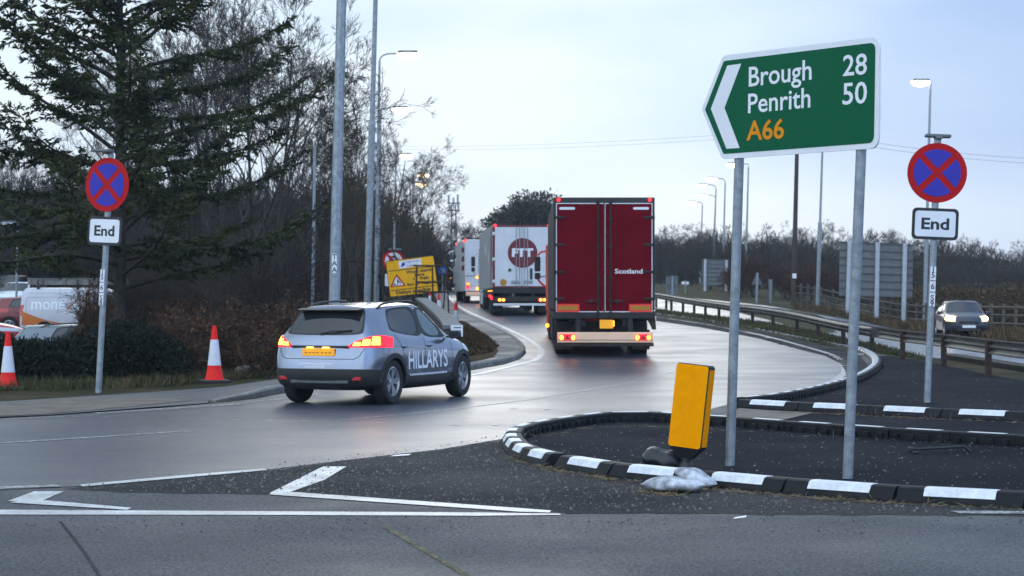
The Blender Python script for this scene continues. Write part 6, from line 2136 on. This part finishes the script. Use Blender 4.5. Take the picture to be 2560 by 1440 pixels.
def spruce_mesh(seed, H, reach, nl, dens=1.0, hero=False, z0=.8):
    """trunk, limbs and needle sprays of a spruce"""
    rg = random.Random(seed); rs = np.random.RandomState(seed)
    T, Lm, C, D, Ln = [], [], [], [], []
    nseg = 10
    for i in range(nseg):
        a, b = i / nseg, (i + 1) / nseg
        T.append((0, 0, H * a, 0, 0, H * b, max(.02, (.13 if hero else .22) * H / 11 * (1 - a)), max(.012, (.13 if hero else .22) * H / 11 * (1 - b))))
    for k in range(nl):
        u = (k + rg.random()) / nl
        zz = z0 + (H - z0 - .3) * u
        ln = reach * (1 - u) ** .62 * rg.uniform(.45, 1.12) + .25
        az = k * 2.399 + rg.uniform(-.4, .4)
        el = lerp(R(20), R(48), u) + rg.gauss(0, .10)
        p = Vector((0, 0, zz))
        d = Vector((math.cos(az) * math.cos(el), math.sin(az) * math.cos(el), math.sin(el)))
        n = max(4, int(ln / .28)); st = ln / n
        for i in range(n):
            v = i / n
            d = (d + Vector((rg.gauss(0, .035), rg.gauss(0, .035), (-.035 if v < .45 else .075) + rg.gauss(0, .02)))).normalized()
            q = p + d * st
            r = .045 * (ln / 4) * (1 - v) + .008
            Lm.append((*p, *q, r, r * .85))
            side = d.cross(Vector((0, 0, 1))).normalized()
            bare = .16 if not hero else .20
            if v > bare:
                for s in (-1, 1):
                    for rep in range(2 if not hero else 3):
                        if rg.random() > .88 * dens: continue
                        bl = (.75 * (1 - .72 * v) + .12) * rg.uniform(.55, 1.15) * min(1, ln / 2.2)
                        b0 = p.lerp(q, rg.random())
                        bd = (d * rg.uniform(.45, .9) + side * s * rg.uniform(.7, 1.1) + Vector((0, 0, rg.uniform(-.42, .10)))).normalized()
                        m = max(2, int(bl / .085)); c = b0.copy()
                        for j in range(m):
                            bd = (bd + Vector((rg.gauss(0, .07), rg.gauss(0, .07), -.015 + rg.gauss(0, .06)))).normalized()
                            e = c + bd * bl / m
                            if j % 2 == 0: Lm.append((*c, *(c + bd * bl / m * 2), .006, .004))
                            for _ in range(5):
                                o = Vector((rg.gauss(0, 1), rg.gauss(0, 1), rg.gauss(0, .8) - .15))
                                C.append(tuple(c.lerp(e, rg.random()))); D.append(tuple(bd * .9 + o * .55)); Ln.append(rg.uniform(.10, .19))
                            c = e
            if v > .5:
                for _ in range(4):
                    o = Vector((rg.gauss(0, 1), rg.gauss(0, 1), rg.gauss(0, 1)))
                    C.append(tuple(p.lerp(q, rg.random()))); D.append(tuple(d * .7 + o * .6)); Ln.append(rg.uniform(.10, .18))
            p = q
    Ln = np.array(Ln)
    return seg_mesh("trunk", T, 'bark', 10), seg_mesh("limbs", Lm, 'bark', 4), leaf_mesh("foliage", C, D, Ln, Ln * .30, 'needle', rs)
hero_sp = spruce_mesh(9, 13.6, 5.6, 96, .80, True, 1.7)
p = GY(300, 44.5)
place("spruce_tree", "large spreading dark spruce with long upswept limbs behind the left clearway sign", "tree", hero_sp, p, 1.0, R(25), parts=("trunk", "limbs", "foliage"))
sm = spruce_mesh(5, 5.0, 1.3, 40, .8)
for i, (x, Y, s) in enumerate(((1166, 240, 1.0), (1182, 250, .85), (1152, 235, .7))):
    place("small_conifer", ("dark conifer tip above the far trees beside the mast, the tallest", "dark conifer tip close to the emblem lorry's roof", "dark conifer tip nearest the mast's foot")[i], "tree", sm, GY(x, Y), s * 1.35, i, parts=("trunk", "limbs", "foliage"))

def mass(name, xs, Yr, skyf, n, size, m, label, seed):
    rr = random.Random(seed); lm = []
    x = xs[0]
    while x < xs[1]:
        Y = rr.uniform(*Yr); p = GY(x, Y); H = HC - (skyf(x) + rr.uniform(-14, 22) - HY) / F * Y - p.z
        w = 1.6 + rr.random() * 1.6
        lm.append((p.x, p.y, p.z + H * .55, w, 1.5, H * .47)); lm.append((p.x + rr.uniform(-1, 1), p.y, p.z + H * .2, w, 1.5, H * .3))
        x += w * .75 * F / Y
    o = obj(name, leafy(name, lm, n, size, m, seed, .9, .25, .07))
    tag(o, label, "woodland", kind='stuff')
mass("far_wood", (1560, 2900), (222, 240), lambda x: 612 if x < 2130 else lerp(612, 650, min(1, (x - 2130) / 430)), 150000, .95, 'twig', "far-off bare wood closing the view on the right", 3)
mass("woodland_backdrop", (-250, 1090), (132, 142), lambda x: 470 if x < 900 else lerp(470, 600, (x - 900) / 190), 190000, .85, 'twig', "tangled depth of the bare woodland on the left", 4)
mass("bend_wood", (1080, 1640), (300, 330), lambda x: 610, 40000, 1.1, 'twig', "far-off bare wood at the bend beyond the lorries", 5)

# ---- dark hedge on the left, and the hedge beyond the right fence
lm = []
rs_ = random.Random(12)
for k in range(44):
    x = -160 + 575 * k / 43; Y = 37.2 + rs_.uniform(-.3, 1.2)
    p = GY(x, Y)
    top = 850 if x < 200 else lerp(850, 806, min(1, (x - 200) / 90)) if x < 330 else lerp(806, 850, (x - 330) / 100)
    H = HC - (top + rs_.uniform(-4, 12) - HY) / F * Y
    lm.append((p.x, p.y, H * .50, .50, .75, H * .52)); lm.append((p.x + rs_.uniform(-.2, .2), p.y - .15, H * .26, .5, .8, H * .32))
    lm.append((p.x + rs_.uniform(-.2, .2), p.y + rs_.uniform(-.3, .3), H * .80, rs_.uniform(.22, .4), .4, H * .22))
hm = leafy("hedge", lm, 60000, .085, 'hedge', 3, .2, .6)
tag(obj("hedge", hm), "dense dark green hedge along the left car park", "hedge")
lm = []
for k in range(40):
    x = 2235 + 560 * k / 39; Y = lerp(118, 98, k / 39)
    p = GY(x, Y); H = HC - (716 + rs_.uniform(-4, 8) - HY) / F * Y - p.z
    lm.append((p.x, p.y, p.z + H * .5, 1.0, 1.0, H * .55)); lm.append((p.x, p.y, p.z + H * .22, 1.0, 1.1, H * .3))
tag(obj("field_hedge", leafy("field_hedge", lm, 22000, .20, 'browngrass', 8, .1, .6)), "dull brown field hedge behind the timber fence", "hedge")

# ---- beech scrub with dead leaves
def beech(seed, H):
    rg = random.Random(seed); rs = np.random.RandomState(seed)
    S, T = [], []
    for k in range(8):
        d = Vector((rg.gauss(0, .5), rg.gauss(0, .5), 1)).normalized()
        grow(S, T, Vector((rg.gauss(0, .12), rg.gauss(0, .12), -.1)), d, H * rg.uniform(.5, .8), .022, 0, 3, rg, .03, .18, (4, 6), (25, 60))
    S_ = np.array(S); T_ = np.array(T)
    pick = S_[rs.choice(len(S_), 1100)]
    C = pick[:, 3:6]; D = rs.normal(size=(len(C), 3)) + np.array([0, 0, -.8])
    return seg_mesh("stems", T_, 'bark', 4), seg_mesh("twigs", S_, 'twig', 3), leaf_mesh("leaves", C, D, .085, .045, 'deadleaf', rs)
BE = [beech(41, 1.9), beech(42, 1.9)]
for k in range(26):
    x = 425 + 275 * (k + .5) / 26 + rs_.uniform(-8, 8); Y = rs_.uniform(38.5, 46)
    p = GY(x, Y); place("beech_scrub", "low beech scrub holding brown dead leaves between hedge and silver car", "shrub", BE[k % 2], p, rs_.uniform(.55, 1.05), rs_.uniform(0, 6.28), "beech scrub with dead leaves", parts=("stems", "twigs", "leaves"))
for k in range(12):
    x = 262 + 150 * (k + .5) / 12; Y = rs_.uniform(47, 52)
    if k % 2: place("bare_shrub", "dark leafless shrub rising behind the hedge's right half", "shrub", SV[k % 4 // 2], GY(x, Y), rs_.uniform(.55, .8), rs_.uniform(0, 6.28), "bare shrubs behind the hedge")
    else: place("beech_scrub", "beech scrub with brown leaves showing over the hedge's right half", "shrub", BE[k % 4 // 2], GY(x, Y), rs_.uniform(.8, 1.1), rs_.uniform(0, 6.28), "beech scrub behind the hedge", parts=("stems", "twigs", "leaves"))
for i, x in enumerate((225, 238)):
    p = GY(x, 41.0); t = place("beech_scrub", "thin beech sapling with brown leaves right behind the S8 pole", "shrub", BE[i], p, .42, 2.0 * i, "beech saplings behind the S8 pole", sz=1.25, parts=("stems", "twigs", "leaves"))

# ---- ground cover
def blades(name, poly, n, h, m, seed, dz=0.0, lie=.35, w=.012):
    rs = np.random.RandomState(seed)
    W = [(G(x, y).x, G(x, y).y) if not isinstance(x, str) else (y, z) for x, y, *z in poly]
    x0, x1 = min(p[0] for p in W), max(p[0] for p in W); y0, y1 = min(p[1] for p in W), max(p[1] for p in W)
    C = []
    while len(C) < n:
        x, y = x0 + (x1 - x0) * rs.rand(), y0 + (y1 - y0) * rs.rand()
        if pip(x, y, W): C.append((x, y, zt(x, y) + dz))
    D = np.stack([rs.normal(size=n) * lie, rs.normal(size=n) * lie, np.abs(rs.normal(size=n)) * .4 + .5], 1)
    L = h * (.4 + .9 * rs.rand(n))
    o = obj(name, leaf_mesh(name, C, D, L, w * (.7 + .6 * rs.rand(n)), m, rs))
    return o
g = blades("verge_grass", [(-100, 985), (290, 978), (560, 958), (690, 940), (700, 905), (560, 905), (420, 915), (300, 940), (-100, 962)], 9000, .20, 'grass', 1, w=.02)
tag(g, "rough green grass on the left bank", "grass", kind='stuff')
g = blades("brown_grass", [(300, 972), (560, 956), (700, 935), (700, 895), (560, 915), (400, 930)], 9000, .22, 'browngrass', 2, lie=.8, w=.022)
tag(g, "dead brown grass on the left bank", "grass", kind='stuff')
g = blades("leaf_litter", [(1148, 812), (1162, 815), (1215, 850), (1246, 876), (1234, 892), (1180, 903), (1148, 905)], 6000, .09, 'browngrass', 3, .125, lie=1.2, w=.03)
tag(g, "brown leaf litter on the verge by the low wall", "leaves", kind='stuff')
g = blades("median_grass", [(1640, 786), (1800, 810), (1950, 838), (2060, 862), (2130, 870), (2200, 884), (2330, 903), (2200, 868), (2060, 838), (1900, 808), (1800, 796), (1640, 777)], 14000, .15, 'grass', 4, w=.03)
tag(g, "short green and brown grass on the median under the guardrail", "grass", kind='stuff')
g = blades("far_verge_grass", [(1985, 774), (2150, 802), (2330, 832), (2560, 860), (3000, 905), (3000, 862), (2560, 835), (2330, 815), (2150, 795), (1985, 768)], 12000, .35, 'browngrass', 5, w=.06)
tag(g, "rough brown grass along the far verge below the fence", "grass", kind='stuff')

# ---- straw along the kerbs, gravel on the dirt
rs = np.random.RandomState(6)
C, D = [], []
def along(px, n, sp, dz=A2 + .004):
    P = [G(x, y, dz) for x, y in px]
    for _ in range(n):
        i = rs.randint(len(P) - 1); p = P[i].lerp(P[i + 1], rs.rand())
        C.append((p.x + rs.normal() * sp, p.y - abs(rs.normal()) * sp * 1.2, zt(p.x, p.y) + dz)); D.append((rs.normal(), rs.normal(), abs(rs.normal()) * .16))
along([(1280, 1138), (1340, 1164), (1420, 1182), (1540, 1200), (1700, 1216)], 420, .035)
along([(1700, 1216), (1850, 1230), (2060, 1248), (2200, 1256), (2560, 1273)], 420, .035)
along([(1925, 1028), (2110, 1036), (2300, 1045), (2560, 1057)], 300, .06)
along([(1300, 1096), (1510, 1064), (1700, 1068), (2050, 1093), (2560, 1122)], 160, .05)
along([(1600, 1225), (1700, 1240)], 90, .05)
o = obj("straw", leaf_mesh("straw", C, D, .05 + .09 * rs.rand(len(C)), .006, 'straw', rs))
tag(o, "dead straw caught along the kerb blocks", "straw", kind='stuff')

def gravel(name, polys, n, smin, smax, seed, m='stone', label=''):
    rs = np.random.RandomState(seed)
    V, Fc = [], []
    base = np.array([(1, 0, -.3), (-.5, .87, -.3), (-.5, -.87, -.3), (0.1, 0.05, .75)])
    tri = np.array([(0, 1, 3), (1, 2, 3), (2, 0, 3)])
    for poly, k, dz in polys:
        W = [(G(x, y).x, G(x, y).y) for x, y in poly]
        x0, x1 = min(p[0] for p in W), max(p[0] for p in W); y0, y1 = min(p[1] for p in W), max(p[1] for p in W)
        c = 0
        while c < n * k:
            x, y = x0 + (x1 - x0) * rs.rand(), y0 + (y1 - y0) * rs.rand()
            if not pip(x, y, W): continue
            c += 1
            s = smin + (smax - smin) * rs.rand() ** 4
            a = rs.rand() * 6.28; ca, sa = math.cos(a), math.sin(a)
            b = base * (1 + .3 * rs.normal(size=(4, 3))) * s
            b = np.stack([b[:, 0] * ca - b[:, 1] * sa, b[:, 0] * sa + b[:, 1] * ca, b[:, 2]], 1) + np.array([x, y, zt(x, y) + dz])
            Fc.append(tri + len(V) * 4); V.append(b)
    o = obj(name, fast_mesh(name, np.concatenate(V), np.concatenate(Fc), m))
    return tag(o, label, "gravel", kind='stuff')
dirt_poly = [(150, 1222), (440, 1197), (660, 1178), (880, 1151), (1100, 1126), (1262, 1100), (1280, 1125), (1340, 1157), (1540, 1194), (1850, 1225), (2560, 1272), (2560, 1288), (1420, 1280), (700, 1236), (330, 1232)]
gravel("gravel", [(dirt_poly, .72, A2), ([(1277, 1112), (1340, 1150), (1700, 1205), (2560, 1262), (2560, 1118), (1700, 1060), (1510, 1056)], .2, A2), ([(1925, 1015), (2560, 1045), (2560, 955), (2225, 895)], .08, A2)], 7000, .004, .022, 3, label="loose gravel scattered over the dirt and islands")
gravel("grit", [([(0, 1290), (1400, 1292), (2560, 1292), (2560, 1340), (0, 1330)], 1.0, A1), ([(660, 1165), (1100, 1112), (1250, 1090), (1255, 1100), (1100, 1128), (660, 1180)], .5, A2)], 700, .004, .014, 5, 'tar', "dark grit strewn on the tarmac by the edge line")
# ------------------------------------------------------------------ damp evening air
hm_ = bpy.data.materials.new("damp air")
hm_.use_nodes = True
ht = hm_.node_tree; ht.nodes.clear()
ho = ht.nodes.new("ShaderNodeOutputMaterial"); hv = ht.nodes.new("ShaderNodeVolumePrincipled")
hv.inputs['Color'].default_value = (0.86, 0.92, 1.0, 1); hv.inputs['Density'].default_value = 0.00028
ht.links.new(hv.outputs[0], ho.inputs['Volume'])
M['haze'] = hm_
q = MB(); q.box((0, 690, 10.5), (2400, 2300, 25.0), 0)
hz = obj("haze", q.mesh("haze", ['haze']))
tag(hz, "thin damp evening air over the whole junction", "haze", kind='stuff')
SC.cycles.volume_bounces = 0
